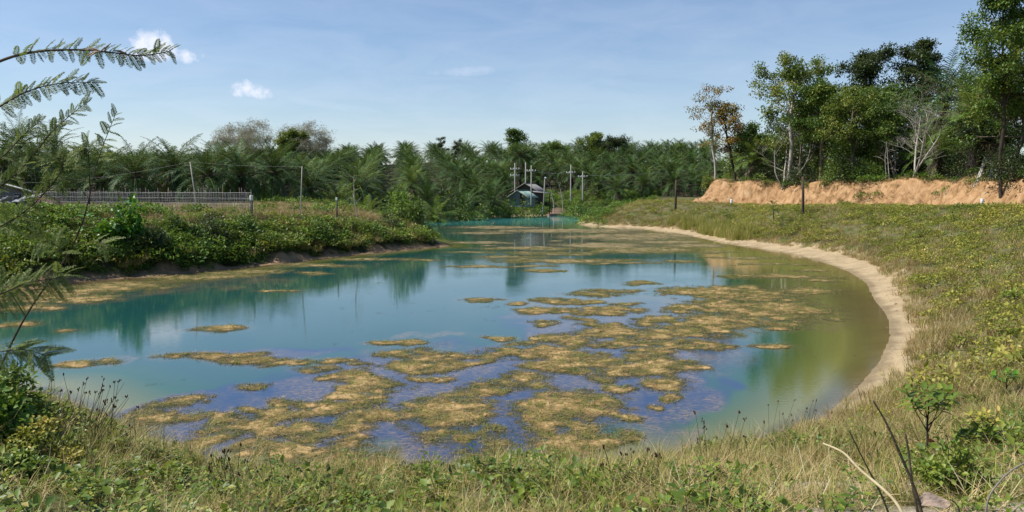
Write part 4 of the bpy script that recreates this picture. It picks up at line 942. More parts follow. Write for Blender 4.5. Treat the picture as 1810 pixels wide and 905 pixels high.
# ================================================================== BROAD-LEAVED TREES
def grow_tree(rng, H, th, r0, width, style, nmain=9, levels=3, lean=(0, 0), leaf=0.22, per=26, cl_r=0.55, leafmat='tree', bark='bark', thin=1.0, stems=1, up=0.5, rseed=0, prof='round', kids=5, droop=0.0, lwid=.55):
    """returns (trunk mesh, crown mesh or None). H height, th clear trunk, width = crown diameter"""
    gt = Geo(); tips = []; tA, tB, tra, trb = [], [], [], []
    def branch(p, d, L, r, lv):
        n = 6 if lv <= 1 else 4; pts = [p]; dd = d.copy()
        for k in range(n - 1):
            dd = norm(dd + rng.normal(0, 0.16 + 0.05 * lv, 3) + np.array([0, 0, up * 0.16 - droop * (k / n)])); pts.append(pts[-1] + dd * L / (n - 1))
        pts = np.array(pts); rr = np.linspace(r, r * (0.45 if lv < 1 else 0.3), n)
        if lv <= 1: tube(gt, pts, rr, 6 if lv == 0 else 5)
        else: tA.extend(pts[:-1]); tB.extend(pts[1:]); tra.extend(rr[:-1]); trb.extend(rr[1:])
        if lv >= levels:
            tips.append((pts[-1], dd)); tips.append((pts[-2], dd)); return
        nk = kids if lv > 0 else nmain
        for k in range(nk):
            q = rng.uniform(0.3, 1.0) if lv > 0 else 0; i_ = q * (n - 1); a_ = int(min(i_, n - 2)); pp = pts[a_] + (pts[a_ + 1] - pts[a_]) * (i_ - a_)
            branch(pp, norm(dd * 0.7 + rdir(rng, 1, -0.3, 1)[0] * 0.95 + np.array([0, 0, up * .35])), L * rng.uniform(.42, .62), max(rr[a_] * .55, .006), lv + 1)
        tips.append((pts[-1], dd))
    for st in range(stems):
        n = 9; base = np.array([0, 0, -0.3]) + (rdir(rng, 1, 0, 0)[0] * 0.25 * (stems > 1)); pts = [base]; dd = norm(np.array([lean[0], lean[1], 1.0]) + (rdir(rng, 1, 0, 0)[0] * .35 * (stems > 1)))
        top = H * (0.86 if prof != 'flat' else 0.7)
        for k in range(n - 1): dd = norm(dd + rng.normal(0, .07, 3) + np.array([0, 0, .12])); pts.append(pts[-1] + dd * top / (n - 1))
        pts = np.array(pts); rr = .75 * r0 / math.sqrt(stems) * np.concatenate([[1.25], np.linspace(1, .22, n - 1)]); tube(gt, pts, rr, 8)
        nm = max(3, int(nmain / stems ** .5))
        for k in range(nm):
            q = th / top + (1 - th / top) * ((k + rng.uniform(0, .8)) / nm); q = min(q, .98); i_ = q * (n - 1); a_ = int(min(i_, n - 2)); pp = pts[a_] + (pts[a_ + 1] - pts[a_]) * (i_ - a_)
            az = k * 2.4 + rng.uniform(-.4, .4); f = {'round': sin(pi * min(1, 0.22 + 0.7 * (q - th / top) / (1 - th / top + .01))), 'vase': .5 + .5 * q, 'column': .75, 'flat': 1}[prof]
            el = 0.25 + 0.75 * q if up >= 0 else -.1
            branch(pp, norm(np.array([cos(az), sin(az), el * (.6 + up)])), width * .5 * f * rng.uniform(.75, 1.15) * 0.8, rr[a_] * .5, 1)
        tips.append((pts[-1], dd))
    sticks(gt, tA, tB, np.array(tra) if tra else 0, np.array(trb) if trb else 0)
    # bring the crown to the measured height and width
    allV = np.concatenate(gt.V); hz_ = allV[:, 2].max(); sz = H / hz_ * (0.98 if leafmat else 1)
    TP = np.array([t[0] for t in tips]); TD = np.array([t[1] for t in tips]); rad_ = np.percentile(np.hypot(TP[:, 0] - TP[:, 0].mean(), TP[:, 1] - TP[:, 1].mean()), 93); sx = max(.5, min(2.2, width * .5 / max(rad_, .1)))
    for v in gt.V:
        ww = np.clip(v[:, 2] / max(th, .5), 0, 1)[:, None]; v[:, :2] *= 1 + (sx - 1) * ww; v[:, 2] *= sz
    TP = TP * [sx, sx, sz]
    tm = gt.mesh('trunk', M[bark], True); cm_ = None
    if leafmat:
        keep_ = rng.uniform(0, 1, len(TP)) < thin; TP = TP[keep_]; g = Geo(); nt = len(TP)
        tone = fbm(TP[:, 0] * .8 + rseed, TP[:, 2] * .8 + TP[:, 1], 3, rseed)
        per = int(per * 2.1); c = np.repeat(TP, per, 0); n_ = len(c); o_ = rdir(rng, n_) * (rng.uniform(0, 1, (n_, 1)) ** .6) * cl_r * np.array([1, 1, .62]); P_ = c + o_
        D_ = norm(o_ * .8 + rdir(rng, n_) * cl_r * .9 + np.array([0, 0, -.12]))
        N_ = norm(rdir(rng, n_) * .7 + np.array([0, 0, 1.0])); tn = np.clip(np.repeat(tone, per) * 1.2 - .1 + rng.uniform(-.3, .3, n_), 0, 1)
        leaves(g, P_, D_, N_, leaf * rng.uniform(.6, 1.25, n_), leaf * lwid * rng.uniform(.7, 1.2, n_), tn, .15 if lwid > .3 else .02)
        cm_ = g.mesh('crown', M[leafmat])
    return tm, cm_

def back(px, Y):      # everything on the raised block stands behind its cut face
    return Y + (float(np.interp(px, [1240, 1268, 1400, 1550, 1700, 1810], [13, 13, 12, 11, 8, 5])) if px > 1240 and Y < 120 else 0)

def tree(name, px, Y, top_py, wpx, label, cat='tree', group=None, seed=1, base_dz=0.0, **kw):
    Y = back(px, Y)
    x, y, ztop = at(px, top_py, Y); z = gz(x, y) + base_dz; H = ztop - z; rg = np.random.RandomState(seed); th = kw.pop('th', .35) * H
    tm, cm_ = grow_tree(rg, H, th, kw.pop('r0', .018 * H), wpx / F * Y, None, rseed=seed, **kw)
    t = thing(name, (x, y, z), label, cat, group); link('trunk', tm, t)
    if cm_: link('crown', cm_, t)
    return t

# --- wood on top of the orange cutting
tree('slender_tree', 1268, 91, 148, 78, 'slender pale trunked tree with sparse leaves at the left end of the cutting', seed=3, th=.38, leafmat='tree_yellow', bark='bark_pale', per=8, leaf=.30, cl_r=.6, nmain=12, levels=2, kids=5, r0=.16, thin=.7, prof='column')
tree('yellowing_tree', 1303, 90, 178, 78, 'thin dark trunked tree with yellow and orange leaves beside the slender tree', seed=4, th=.30, leafmat='tree_yellow', bark='bark_dark', per=14, leaf=.30, cl_r=.7, nmain=13, levels=2, kids=5, r0=.17, thin=.8, prof='column')
tree('bare_tree', 1384, 83, 205, 125, 'leafless whitish tree forking low with branches spread to the left', seed=8, th=.12, leafmat=None, bark='bark_pale', nmain=7, levels=3, kids=4, r0=.15, stems=3, prof='vase', up=.9)
tree('large_tree', 1398, 84, 98, 140, 'tall pale green tree with big leaves, highest crown left of the dark round trees', seed=12, th=.38, leafmat='tree_light', per=22, leaf=.34, cl_r=.85, nmain=13, levels=2, kids=6, r0=.25, bark='bark_pale', prof='round')
tree('broadleaf_tree', 1455, 80, 138, 120, 'dense green tree with straight brown trunk in the middle of the wood', seed=15, th=.30, leafmat='tree', per=30, leaf=.28, cl_r=.85, nmain=14, levels=2, kids=6, r0=.24)
tree('broadleaf_tree', 1515, 78, 150, 130, 'dense yellow green tree standing left of the bare white stemmed tree', seed=16, th=.18, leafmat='tree_light', per=26, leaf=.25, cl_r=.8, nmain=15, levels=2, kids=6, r0=.22)
tree('broadleaf_tree', 1487, 92, 113, 48, 'small dark crown peeping between the tall pale tree and the dark round tree', seed=17, th=.5, leafmat='tree_dark', per=20, leaf=.32, cl_r=.8, nmain=10, levels=2, kids=5, r0=.2)
tree('dark_tree', 1553, 92, 84, 112, 'dark round crowned tree, left of the two rising over the wood', seed=19, th=.38, leafmat='tree_dark', per=24, leaf=.36, cl_r=1.0, nmain=12, levels=2, kids=6, r0=.28)
tree('dark_tree', 1603, 92, 76, 84, 'dark round crowned tree, right of the two rising over the wood', seed=20, th=.45, leafmat='tree_dark', per=26, leaf=.36, cl_r=1.0, nmain=12, levels=2, kids=6, r0=.28)
tree('bare_tree', 1571, 73, 245, 66, 'small leafless white stemmed tree with drooping branches on the cut edge', seed=23, th=.3, leafmat=None, bark='bark_pale', nmain=6, levels=2, kids=3, r0=.085, stems=2, prof='vase', up=.2, droop=.5)
tree('bare_tree', 1622, 71, 142, 135, 'large leafless grey tree with a dense fan of twigs', seed=24, th=.22, leafmat=None, bark='bark_pale', nmain=15, levels=3, kids=6, r0=.17, stems=3, prof='vase', up=1.0)
tree('scrubby_tree', 1590, 76, 165, 120, 'grey green thinly leaved tree behind the leafless grey tree', seed=25, th=.2, leafmat='tree', bark='bark', per=9, leaf=.2, cl_r=.7, nmain=14, levels=3, kids=4, r0=.17, stems=2)
tree('tall_tree', 1788, 62, -30, 130, 'tallest tree with open airy crown at the right edge above the cutting', seed=28, th=.34, leafmat='tree', bark='bark_dark', per=22, leaf=.27, cl_r=.75, nmain=28, levels=2, kids=7, r0=.17, thin=.9)
tree('reddish_tree', 1792, 63, 105, 105, 'tree with rusty orange tinted leaves below the tallest tree at the right edge', seed=29, th=.35, leafmat='tree_yellow', bark='bark_dark', per=14, leaf=.22, cl_r=.6, nmain=12, levels=2, kids=5, r0=.2)
tree('broadleaf_tree', 1765, 67, 150, 120, 'dark leafy tree behind the trunks at the right edge', seed=30, th=.15, leafmat='tree_dark', bark='bark', per=26, leaf=.26, cl_r=.8, nmain=14, levels=2, kids=6, r0=.2)
tree('broadleaf_tree', 1835, 64, 40, 170, 'leafy tree whose crown enters at the right edge of the frame', seed=31, th=.25, leafmat='tree', bark='bark', per=20, leaf=.26, cl_r=.8, nmain=14, levels=2, kids=6, r0=.22)
tree('broadleaf_tree', 1500, 84, 160, 150, 'broad olive green tree filling the middle of the wood behind the bare white stems', seed=33, th=.12, leafmat='tree', per=24, leaf=.3, cl_r=.95, nmain=18, levels=2, kids=6, r0=.2)
tree('broadleaf_tree', 1585, 86, 150, 130, 'olive green tree right under the two dark round crowns', seed=34, th=.15, leafmat='tree', per=22, leaf=.3, cl_r=.9, nmain=16, levels=2, kids=6, r0=.2)
tree('broadleaf_tree', 1420, 88, 170, 130, 'medium green tree filling the gap right of the tall pale green tree', seed=35, th=.15, leafmat='tree_light', per=18, leaf=.3, cl_r=.85, nmain=15, levels=2, kids=6, r0=.18)
tree('broadleaf_tree', 1345, 90, 215, 80, 'small grey green tree between the yellowing tree and the tall pale green tree', seed=36, th=.15, leafmat='tree', per=16, leaf=.28, cl_r=.8, nmain=12, levels=2, kids=5, r0=.14)
tree('broadleaf_tree', 1738, 72, 128, 125, 'leafy tree with rusty tints left of the trunk of the tallest tree', seed=37, th=.15, leafmat='tree', per=18, leaf=.24, cl_r=.75, nmain=15, levels=2, kids=6, r0=.16)
for k, (px, top, w) in enumerate([(1330, 235, 90), (1395, 190, 110), (1470, 168, 110), (1545, 160, 110), (1640, 150, 110), (1700, 150, 100)]):
    tree('backing_tree', px, 101, top, w, ['low shaded tree in the back of the wood behind the yellowing tree', 'shaded tree at the back, behind the tall pale green tree', 'shaded tree at the back, behind the dense green tree', 'shaded tree at the back, below the left dark crown',
         'shaded tree at the back, behind the leafless grey tree', 'shaded tree at the back, behind the yellow green palm'][k], group='shaded trees at the back of the wood', seed=90 + k, th=.08, leafmat='tree_dark' if k % 2 else 'tree', per=16, leaf=.36, cl_r=1.0, nmain=16, levels=2, kids=5, r0=.18)
def bush(name, px, Y, base_py, top_py, wpx, label, cat='bush', group=None, seed=1, leaf=.2, mat='tree', n=1300, bark='bark', z=None, dense=1.0):
    Y = back(px, Y)
    x, y, zt = at(px, top_py, Y); z = gz(x, y) if z is None else z; H = max(.4, zt - z); W = wpx / F * Y; rg = np.random.RandomState(seed)
    g = Geo(); nc = 26; c = rdir(rg, nc, 0.0, 1) * rg.uniform(.35, .85, (nc, 1)) * np.array([W / 2, W / 2, H]); c[:, 2] = np.clip(c[:, 2], .1 * H, .85 * H)
    A = np.tile([0, 0, -.05], (nc, 1)) + rdir(rg, nc, 0, 0) * .08 * W; sticks(g, A, c, .012 * H + .01, .006, .5)
    tm = g.mesh('stems', M[bark]); g = Geo(); per = int(n * dense / nc); cc = np.repeat(c, per, 0); m_ = len(cc)
    o_ = rdir(rg, m_) * (rg.uniform(0, 1, (m_, 1)) ** .5) * np.array([W * .22, W * .22, H * .22]); P_ = cc + o_; P_[:, 2] = np.maximum(P_[:, 2], .03)
    tone = np.repeat(rg.uniform(.1, .8, nc), per); leaves(g, P_, norm(o_ + rdir(rg, m_) * .3), norm(rdir(rg, m_) * .7 + [0, 0, 1]), leaf * rg.uniform(.6, 1.3, m_), leaf * .6, np.clip(tone + rg.uniform(-.25, .25, m_), 0, 1), .15)
    cm_ = g.mesh('foliage', M[mat]); t = thing(name, (x, y, z), label, cat, group); link('stems', tm, t); link('foliage', cm_, t); return t

bush('dark_bush', 1352, 87, 318, 268, 62, 'dark green bush left of the pale forked stems on the cutting', seed=2, mat='tree_dark', n=1600)
bush('dark_bush', 1425, 82, 318, 262, 90, 'dark bush among trunks below the tall pale green tree', seed=3, mat='tree_dark', n=2000)
bush('leafy_bush', 1490, 76, 318, 235, 80, 'tall leafy bush against the trunk of the dense green tree', seed=4, mat='tree', n=2400)
bush('leafy_bush', 1533, 75, 318, 262, 70, 'leafy bush just left of the small white stemmed tree', seed=5, mat='tree', n=2000)
bush('dark_bush', 1670, 76, 312, 240, 100, 'shaded bush right of the leafless grey tree', seed=6, mat='tree_dark', n=2000)
bush('dark_bush', 1722, 70, 308, 235, 90, 'shaded bush behind the white leaning poles', seed=7, mat='tree_dark', n=2000)
bush('dark_bush', 1800, 62, 306, 225, 110, 'shaded bush at the foot of the tall tree on the right edge', seed=8, mat='tree_dark', n=2400)
bush('pale_bush', 1252, 91, 330, 298, 30, 'bright yellow green bush at the left tip of the cutting', seed=9, mat='tree_light', n=700)
bush('dark_bush', 1610, 80, 312, 232, 110, 'dark bush in the shade behind the leafless grey tree', seed=10, mat='tree_dark', n=2400)
bush('dark_bush', 1560, 82, 312, 228, 100, 'dark bush in the shade behind the small white stemmed tree', seed=11, mat='tree_dark', n=2400)
bush('dark_bush', 1315, 95, 318, 280, 60, 'low dark bush at the foot of the yellowing tree', seed=12, mat='tree_dark', n=1200)

def palm_at(px, Y, base_z, scale, crown, label, group=None, rz=0, ti=1):
    Y = back(px, Y)
    x, y, _ = at(px, 300, Y); z = gz(x, y); t = thing('oil_palm', (x, y, z - .05), label, 'palm tree', group, rz); t.scale = (scale,) * 3
    link('trunk', trunks[ti], t, (0, 0, base_z - (2.6, 3.2, 3.8)[ti])) if base_z > 3.8 else link('trunk', trunks[ti], t)
    link('crown', crown, t, (0, 0, max(base_z, (2.6, 3.2, 3.8)[ti]) - .1)); return t
tall_tr = palm_trunk(rng, 7.6, .34)
def tall_palm(px, Y, scale, crown, label, rz=0):
    Y = back(px, Y)
    x, y, _ = at(px, 300, Y); z = gz(x, y); t = thing('tall_oil_palm', (x, y, z - .05), label, 'palm tree', None, rz); t.scale = (scale,) * 3
    link('trunk', tall_tr, t); link('crown', crown, t, (0, 0, 7.5))
tall_palm(1662, 84, 1.22, crowns[4], 'tall dark oil palm rising left of the yellow green palm in the wood')
tall_palm(1700, 82, 1.15, crowns[1], 'tall dark oil palm behind the yellow green palm in the wood', 2)
palm_at(1722, 68, 3.8, 1.35, light_crowns[0], 'big yellow green palm with drooping fronds near the right edge', None, 1, 2)
palm_at(1330, 88, 2.6, .85, light_crowns[1], 'yellow green palm behind the pale forked stems on the cutting', None, 1, 0)
palm_at(1655, 74, 3.2, .95, light_crowns[1], 'yellowish palm beside the leafless grey tree', None, 3, 1)
tall_palm(35, 112, 1.02, crowns[5], 'tall oil palm standing above the rest at the far left', 1)
tall_palm(98, 118, .98, crowns[4], 'second tall oil palm from the left edge on the skyline', 2.2)
tall_palm(918, 176, .98, crowns[0], 'tall palm on the skyline above the huts', 2)
# --- skyline trees beyond the plantation
for k, (px, top, w, tt) in enumerate([(400, 222, 60, 1), (436, 214, 70, 1), (476, 211, 66, 1), (514, 212, 66, 1), (548, 217, 60, 1), (578, 226, 44, 1), (455, 220, 60, 2), (532, 222, 60, 2), (415, 228, 50, 2)]):
    tree('leafless_tree', px, 205 + (tt == 2) * 14, top, w, ['leftmost grey leafless tree of the clump on the skyline', 'second leafless tree from the left in the skyline clump', 'leafless tree just left of the yellow green one on the skyline', 'leafless tree just right of the yellow green one on the skyline', 'second leafless tree from the right in the skyline clump', 'rightmost and lowest leafless tree of the skyline clump', 'leafless tree at the back left of the skyline clump', 'leafless tree at the back right of the skyline clump', 'low leafless tree at the back near the left end of the skyline clump'][k], group='leafless trees on the skyline',
         seed=40 + k % 5, th=.12, leafmat='twigs', per=3, leaf=.9, lwid=.035, cl_r=.8, thin=.8, bark='bark_pale', nmain=14, levels=3, kids=5, r0=.13, prof='vase', up=1.0)
tree('yellow_green_tree', 500, 200, 231, 58, 'yellow green leafy tree in front of the leafless skyline trees', seed=50, th=.3, leafmat='tree_light', per=24, leaf=.5, cl_r=1.1, nmain=12, levels=2, kids=5, r0=.25)
tree('broadleaf_tree', 915, 190, 229, 50, 'tall round tree on the skyline straight above the huts', seed=51, th=.2, leafmat='tree', per=22, leaf=.42, cl_r=1.0, nmain=15, levels=2, kids=5, r0=.28)
tree('broadleaf_tree', 1048, 235, 235, 46, 'pale green tree breaking the skyline right of centre', seed=52, th=.2, leafmat='tree_light', per=22, leaf=.45, cl_r=1.2, nmain=15, levels=2, kids=5, r0=.28)
tree('broadleaf_tree', 1080, 235, 240, 60, 'dark broad tree next to the pale green skyline tree', seed=53, th=.2, leafmat='tree_dark', per=24, leaf=.45, cl_r=1.2, nmain=15, levels=2, kids=5, r0=.28)
tree('broadleaf_tree', 985, 240, 250, 56, 'low round tree on the skyline between the hut tree and the pale green tree', seed=54, th=.2, leafmat='tree', per=22, leaf=.45, cl_r=1.2, nmain=15, levels=2, kids=5, r0=.28)
tree('conifer_like_tree', 788, 230, 241, 22, 'small dark pointed tree on the skyline near the middle', seed=55, th=.2, leafmat='tree_dark', per=12, leaf=.3, cl_r=.45, nmain=14, levels=2, kids=4, r0=.2, prof='column')
tree('conifer_like_tree', 803, 232, 245, 20, 'twin of the small dark pointed skyline tree, to its right', seed=56, th=.2, leafmat='tree_dark', per=12, leaf=.3, cl_r=.45, nmain=14, levels=2, kids=4, r0=.2, prof='column')
tree('broadleaf_tree', 1196, 240, 252, 30, 'small grey green tree on the skyline left of the wood', seed=57, th=.2, leafmat='tree', per=18, leaf=.5, cl_r=1.1, nmain=9, levels=2, kids=4, r0=.2)
print('trees done', time.time() - T0)
# ================================================================== POLES, WIRES, FENCE
M['concrete'] = solid_mat("pale_concrete", (0.26, 0.25, 0.23), (0.42, 0.40, 0.37), 4, 0.85, 0.2)
M['wood_grey'] = solid_mat("weathered_grey_wood", (0.16, 0.14, 0.12), (0.34, 0.31, 0.27), 5, 0.9, 0.5, 0.2, (1, 1, .2))
M['wood_dark'] = solid_mat("dark_wood", (0.035, 0.025, 0.02), (0.11, 0.08, 0.06), 6, 0.9, 0.5, 0.2, (1, 1, .3))
M['wood_pale'] = solid_mat("sun_bleached_wood", (0.30, 0.27, 0.23), (0.48, 0.44, 0.38), 6, 0.85, 0.4, 0.2, (1, 1, .25))
M['white'] = solid_mat("white_paint", (0.62, 0.62, 0.60), (0.80, 0.80, 0.78), 5, 0.6)
M['black'] = solid_mat("black_paint", (0.015, 0.015, 0.015), (0.045, 0.042, 0.04), 8, 0.6)
M['wire'] = solid_mat("galvanised_wire", (0.40, 0.40, 0.39), (0.58, 0.57, 0.55), 9, 0.5, 0, 0.5)
M['glass_insul'] = solid_mat("white_insulators", (0.6, 0.6, 0.58), (0.78, 0.78, 0.76), 9, 0.3)
M['roof_green'] = solid_mat("faded_green_roofing", (0.16, 0.27, 0.22), (0.30, 0.40, 0.34), 3, 0.6, 0.2)
M['roof_grey'] = solid_mat("weathered_grey_roofing", (0.13, 0.125, 0.12), (0.26, 0.25, 0.24), 3, 0.8, 0.3)
M['wall_grey'] = solid_mat("grey_painted_boards", (0.17, 0.165, 0.15), (0.29, 0.285, 0.26), 4, 0.85, 0.3)
M['wall_dark'] = solid_mat("dark_timber_wall", (0.05, 0.04, 0.032), (0.12, 0.10, 0.08), 4, 0.9, 0.4)
M['window_dark'] = solid_mat("dark_window_glass", (0.01, 0.012, 0.014), (0.03, 0.034, 0.036), 4, 0.15, 0, 0.6)
M['red'] = solid_mat("red_plastic", (0.30, 0.03, 0.03), (0.45, 0.06, 0.05), 4, 0.6)
M['magenta'] = leaf_mat("magenta_bracts", [(0.0, (0.20, 0.02, 0.07)), (0.5, (0.42, 0.05, 0.16)), (1.0, (0.55, 0.16, 0.28))], 0.25, 0.6, 0.2, 0.1)
M['sheet'] = solid_mat("weathered_grey_sheeting", (0.24, 0.25, 0.25), (0.52, 0.53, 0.53), 3, 0.7, 0.2)
M['dead_leaf'] = solid_mat("dead_brown_leaf", (0.24, 0.17, 0.12), (0.46, 0.36, 0.28), 14, 0.8, 0.5, 0.2, (1, 3, 1))
M['stalk'] = solid_mat("dried_dark_stalk", (0.06, 0.045, 0.028), (0.17, 0.13, 0.075), 14, 0.75, 0.5)
M['straw'] = solid_mat("bleached_straw", (0.36, 0.29, 0.15), (0.60, 0.50, 0.30), 14, 0.7, 0.3)
M['white_bird'] = solid_mat("white_feathers", (0.66, 0.65, 0.62), (0.80, 0.79, 0.76), 20, 0.8)
M['beak'] = solid_mat("yellow_beak", (0.45, 0.26, 0.04), (0.55, 0.34, 0.06), 20, 0.6)
M['dirt'] = solid_mat("bare_reddish_dirt", (0.17, 0.11, 0.075), (0.34, 0.245, 0.18), 2, 0.95, 0.4)

def cyl(g, p0, p1, r0, r1, sides=10, m=0, cap=True): tube(g, [p0, p1], [r0, r1], sides, .5, m, cap)

wire_tops = []
def utility_pole(px, Y, top_py, label, arms, lean=0.0, r=.095, z=None):
    x, y, zt = at(px, top_py, Y); z = gz(x, y) if z is None else z; H = zt - z
    t = thing('utility_pole', (x, y, z - .1), label, 'utility pole', 'utility poles by the huts'); g = Geo()
    tube(g, [(-lean * H, 0, 0), (0, 0, H + .1)], [r * 1.2, r * .8], 10, .5, 0, True); link('post', g.mesh('post', M['concrete'], True), t)
    for za, w in arms:
        g = Geo(); h = H - za; box(g, (0, -.14, h), (w, .11, .12)); o = link('crossarm', g.mesh('crossarm', M['concrete']), t)
        for q in (-.46, -.16, .16, .46):
            g = Geo(); cyl(g, (q * w, -.14, h + .06), (q * w, -.14, h + .24), .045, .06, 8); link('insulator', g.mesh('insulator', M['glass_insul']), o)
        wire_tops.append((px, (x, y - .14, z - .1 + h + .22), w))
    return t
utility_pole(910, 134, 288, 'utility pole with two crossarms standing left of the dark roofed house', [(0.95, 1.5), (2.0, 1.5)], z=2.2)
utility_pole(939, 131, 292, 'tallest utility pole, one crossarm, standing against the right side of the green roofed hut', [(0.85, 1.5)], z=2.1)
utility_pole(929, 150, 287, 'thin utility pole without crossarm behind the dark roofed house', [], r=.11)
utility_pole(1009, 138, 291, 'utility pole with one crossarm, left of the pair standing right of the huts', [(1.3, 1.5)], z=2.6)
utility_pole(1030, 141, 303, 'utility pole with one crossarm, right of the pair, close to the papaya', [(0.85, 1.6)], z=2.7)
# lamp pole leaning by the lean-to
x, y, zt = at(963, 316, 137); z = gz(x, y); H = zt - z
t = thing('lamp_pole', (x, y, z - .1), 'leaning wooden lamp pole between the huts and the pair of utility poles', 'lamp pole')
g = Geo(); tube(g, [(-.45, 0, 0), (-.12, 0, H * .55), (0, 0, H)], [.15, .13, .1], 8, .5, 0, True); link('post', g.mesh('post', M['wood_grey'], True), t)
g = Geo(); tube(g, [(0, 0, H), (.05, -.1, H + .25), (.1, -.35, H + .32)], [.05, .05, .05], 6); link('arm', g.mesh('arm', M['wire']), t)
g = Geo(); tube(g, [(.1, -.35, H + .36), (.1, -.38, H + .3), (.1, -.42, H + .14)], [.05, .17, .2], 10, .5, 0, True); link('lamp_shade', g.mesh('lamp_shade', M['white'], True), t)

def wire(name, pts, sag, r, label, cat='wire', group=None):
    g = Geo()
    for a_, b_ in zip(pts[:-1], pts[1:]):
        a_ = np.array(a_); b_ = np.array(b_); s = np.linspace(0, 1, 14)[:, None]; p = a_ + (b_ - a_) * s; p[:, 2] -= (4 * sag * s * (1 - s))[:, 0]; tube(g, p, r * .33, 4)
    x0_ = np.array(pts[0]); g2 = Geo(); g2.V = [v - x0_ for v in g.V]; g2.Q = g.Q; g2.QM = g.QM; g2.A = g.A
    o = link(name, g2.mesh(name, M['wire'])); o.location = tuple(x0_); tag(o, label, cat, group); return o
pt = {p: (q, w) for p, q, w in wire_tops}
for k, off in enumerate((-.46, .46)):
    seq = []
    for p in (939, 1009, 1030): q, w = pt[p]; seq.append((q[0] + off * w, q[1], q[2]))
    seq.append((44, 165, 9.5))
    wire('power_line', seq, .5, .018, ['upper left strand of the power line running between the utility poles', 'right hand strand of the power line running between the utility poles'][k], 'power line', 'power lines')

def plain_pole(name, pxt, pyt, pxb, Y, r, mat, label, cat='pole'):
    x, y, zt = at(pxt, pyt, Y); xb = at(pxb, 350, Y)[0]; z = gz(xb, y)
    g = Geo(); tube(g, [(0, 0, -.3), ((x - xb) * .5 + .02, 0, (zt - z) * .5), (x - xb, 0, zt - z)], [r, r * .9, r * .75], 8, .5, 0, True)
    o = link(name, g.mesh(name, M[mat], True)); o.location = (xb, y, z); tag(o, label, cat); return (x, y, zt)
pA = plain_pole('leaning_pole', 336, 286, 348, 60, .055, 'wood_pale', 'leaning pale wooden pole rising behind the fence')
pB = plain_pole('thin_pole', 534, 294, 529, 57, .042, 'wood_pale', 'upright thin pale pole on the tawny grass right of the fence')
hx = at(40, 323, 75)
wire('overhead_wire', [hx, pA], .35, .013, 'pale overhead wire rising from the grey house to the leaning pole')
wire('overhead_wire', [pA, pB], .12, .009, 'thin overhead wire between the leaning pole and the upright thin pole')
plain_pole('dark_post', 1419, 312, 1420, hit(1420, 379, .1), .13, 'wood_dark', 'thick dark burnt looking post standing in front of the orange cutting', 'post')
plain_pole('dark_post', 1195, 318, 1194, hit(1194, 371, .2), .15, 'wood_dark', 'dark wooden post on the right bank left of the cutting', 'post')

def marker(px, py, Y, label, h=.5, r=.14, top='white', dark=True):
    x, y, zt = at(px, py, Y); z = gz(x, y); h = max(h, .3); zb = zt - h
    t = thing('marker_post', (x, y, zb), label, 'marker post', 'white topped marker posts')
    g = Geo(); cyl(g, (0, 0, min(z - zb - .2, -.2)), (0, 0, h * .35), r * .8, r * .8, 12); link('post', g.mesh('post', M['black' if dark else 'white'], True), t)
    g = Geo(); tube(g, [(0, 0, h * .36), (0, 0, h * .92), (0, 0, h)], [r, r, r * .8], 12, .5, 0, True); link('cap', g.mesh('cap', M[top], True), t)
marker(444, 345, 54.5, 'white capped black marker post at the right end of the fence', .55, .11)
marker(595, 349, 62, 'short white marker stub half hidden in the tawny grass', .35, .07)
marker(1293, 352, 92, 'small white topped marker at the foot of the orange cutting', .7, .14)
marker(1736, 351, 60, 'pale blue white marker post in the grass below the cutting on the right', .5, .11, dark=False)

# picket fence
fx0, fy0 = at(58, 345, 66)[:2]; fx1, fy1 = at(446, 345, 54)[:2]; Lf = math.hypot(fx1 - fx0, fy1 - fy0); z0, z1 = gz(fx0, fy0), gz(fx1, fy1); fz = min(z0, z1)
fence = thing('picket_fence', (fx0, fy0, 0), 'long grey stick fence with wire mesh on top of the left bank', 'fence', rz=math.atan2(fy1 - fy0, fx1 - fx0))
zf = lambda s: gz(fx0 + (fx1 - fx0) * s / Lf, fy0 + (fy1 - fy0) * s / Lf)
stake_m = []
for k in range(5):
    g = Geo(); h_ = (1.05, 1.2, 1.3, 1.12, 1.42)[k]; tube(g, [(0, 0, -.2), (.01 * k, .01, h_ * .5), (.02 * (k - 2), 0, h_)], [.017, .016, .013], 5, .5, 0, True); stake_m.append(g.mesh('picket', M['wood_grey']))
topz = lambda s: 4.30 - 0.02 * s / Lf
ns = 92
for k in range(ns):
    s = Lf * (k + .5) / ns + rng.normal(0, .05); o = link('picket', stake_m[rng.randint(5)], fence, (s, 0, topz(s) - 1.08)); o.rotation_euler = (rng.normal(0, .03), rng.normal(0, .04), 0)
for dz, r_ in ((.0, .011), (-.38, .008), (-.75, .008)):
    g = Geo(); s = np.linspace(0, Lf, 30); tube(g, np.stack([s, np.full(30, -.03), np.array([topz(q) for q in s]) + dz + .015 * np.sin(s * 3)], 1), r_, 4); link('rail', g.mesh('rail', M['wire']), fence)
g = Geo(); s = np.arange(0, Lf, .17); A = np.stack([s, np.full(len(s), -.035), [topz(q) - .02 for q in s]], 1); B = A - [0, 0, 1.15]; sticks(g, A, B, .005, .005, .5)
for dz in np.arange(.1, 1.0, .12): A2 = np.stack([s[:-1], np.full(len(s) - 1, -.035), [topz(q) - dz for q in s[:-1]]], 1); B2 = A2 + [.17, 0, 0]; sticks(g, A2, B2, .004, .004, .5)
o = link('wire_mesh', g.mesh('wire_mesh', M['wire']), fence); o['kind'] = 'stuff'

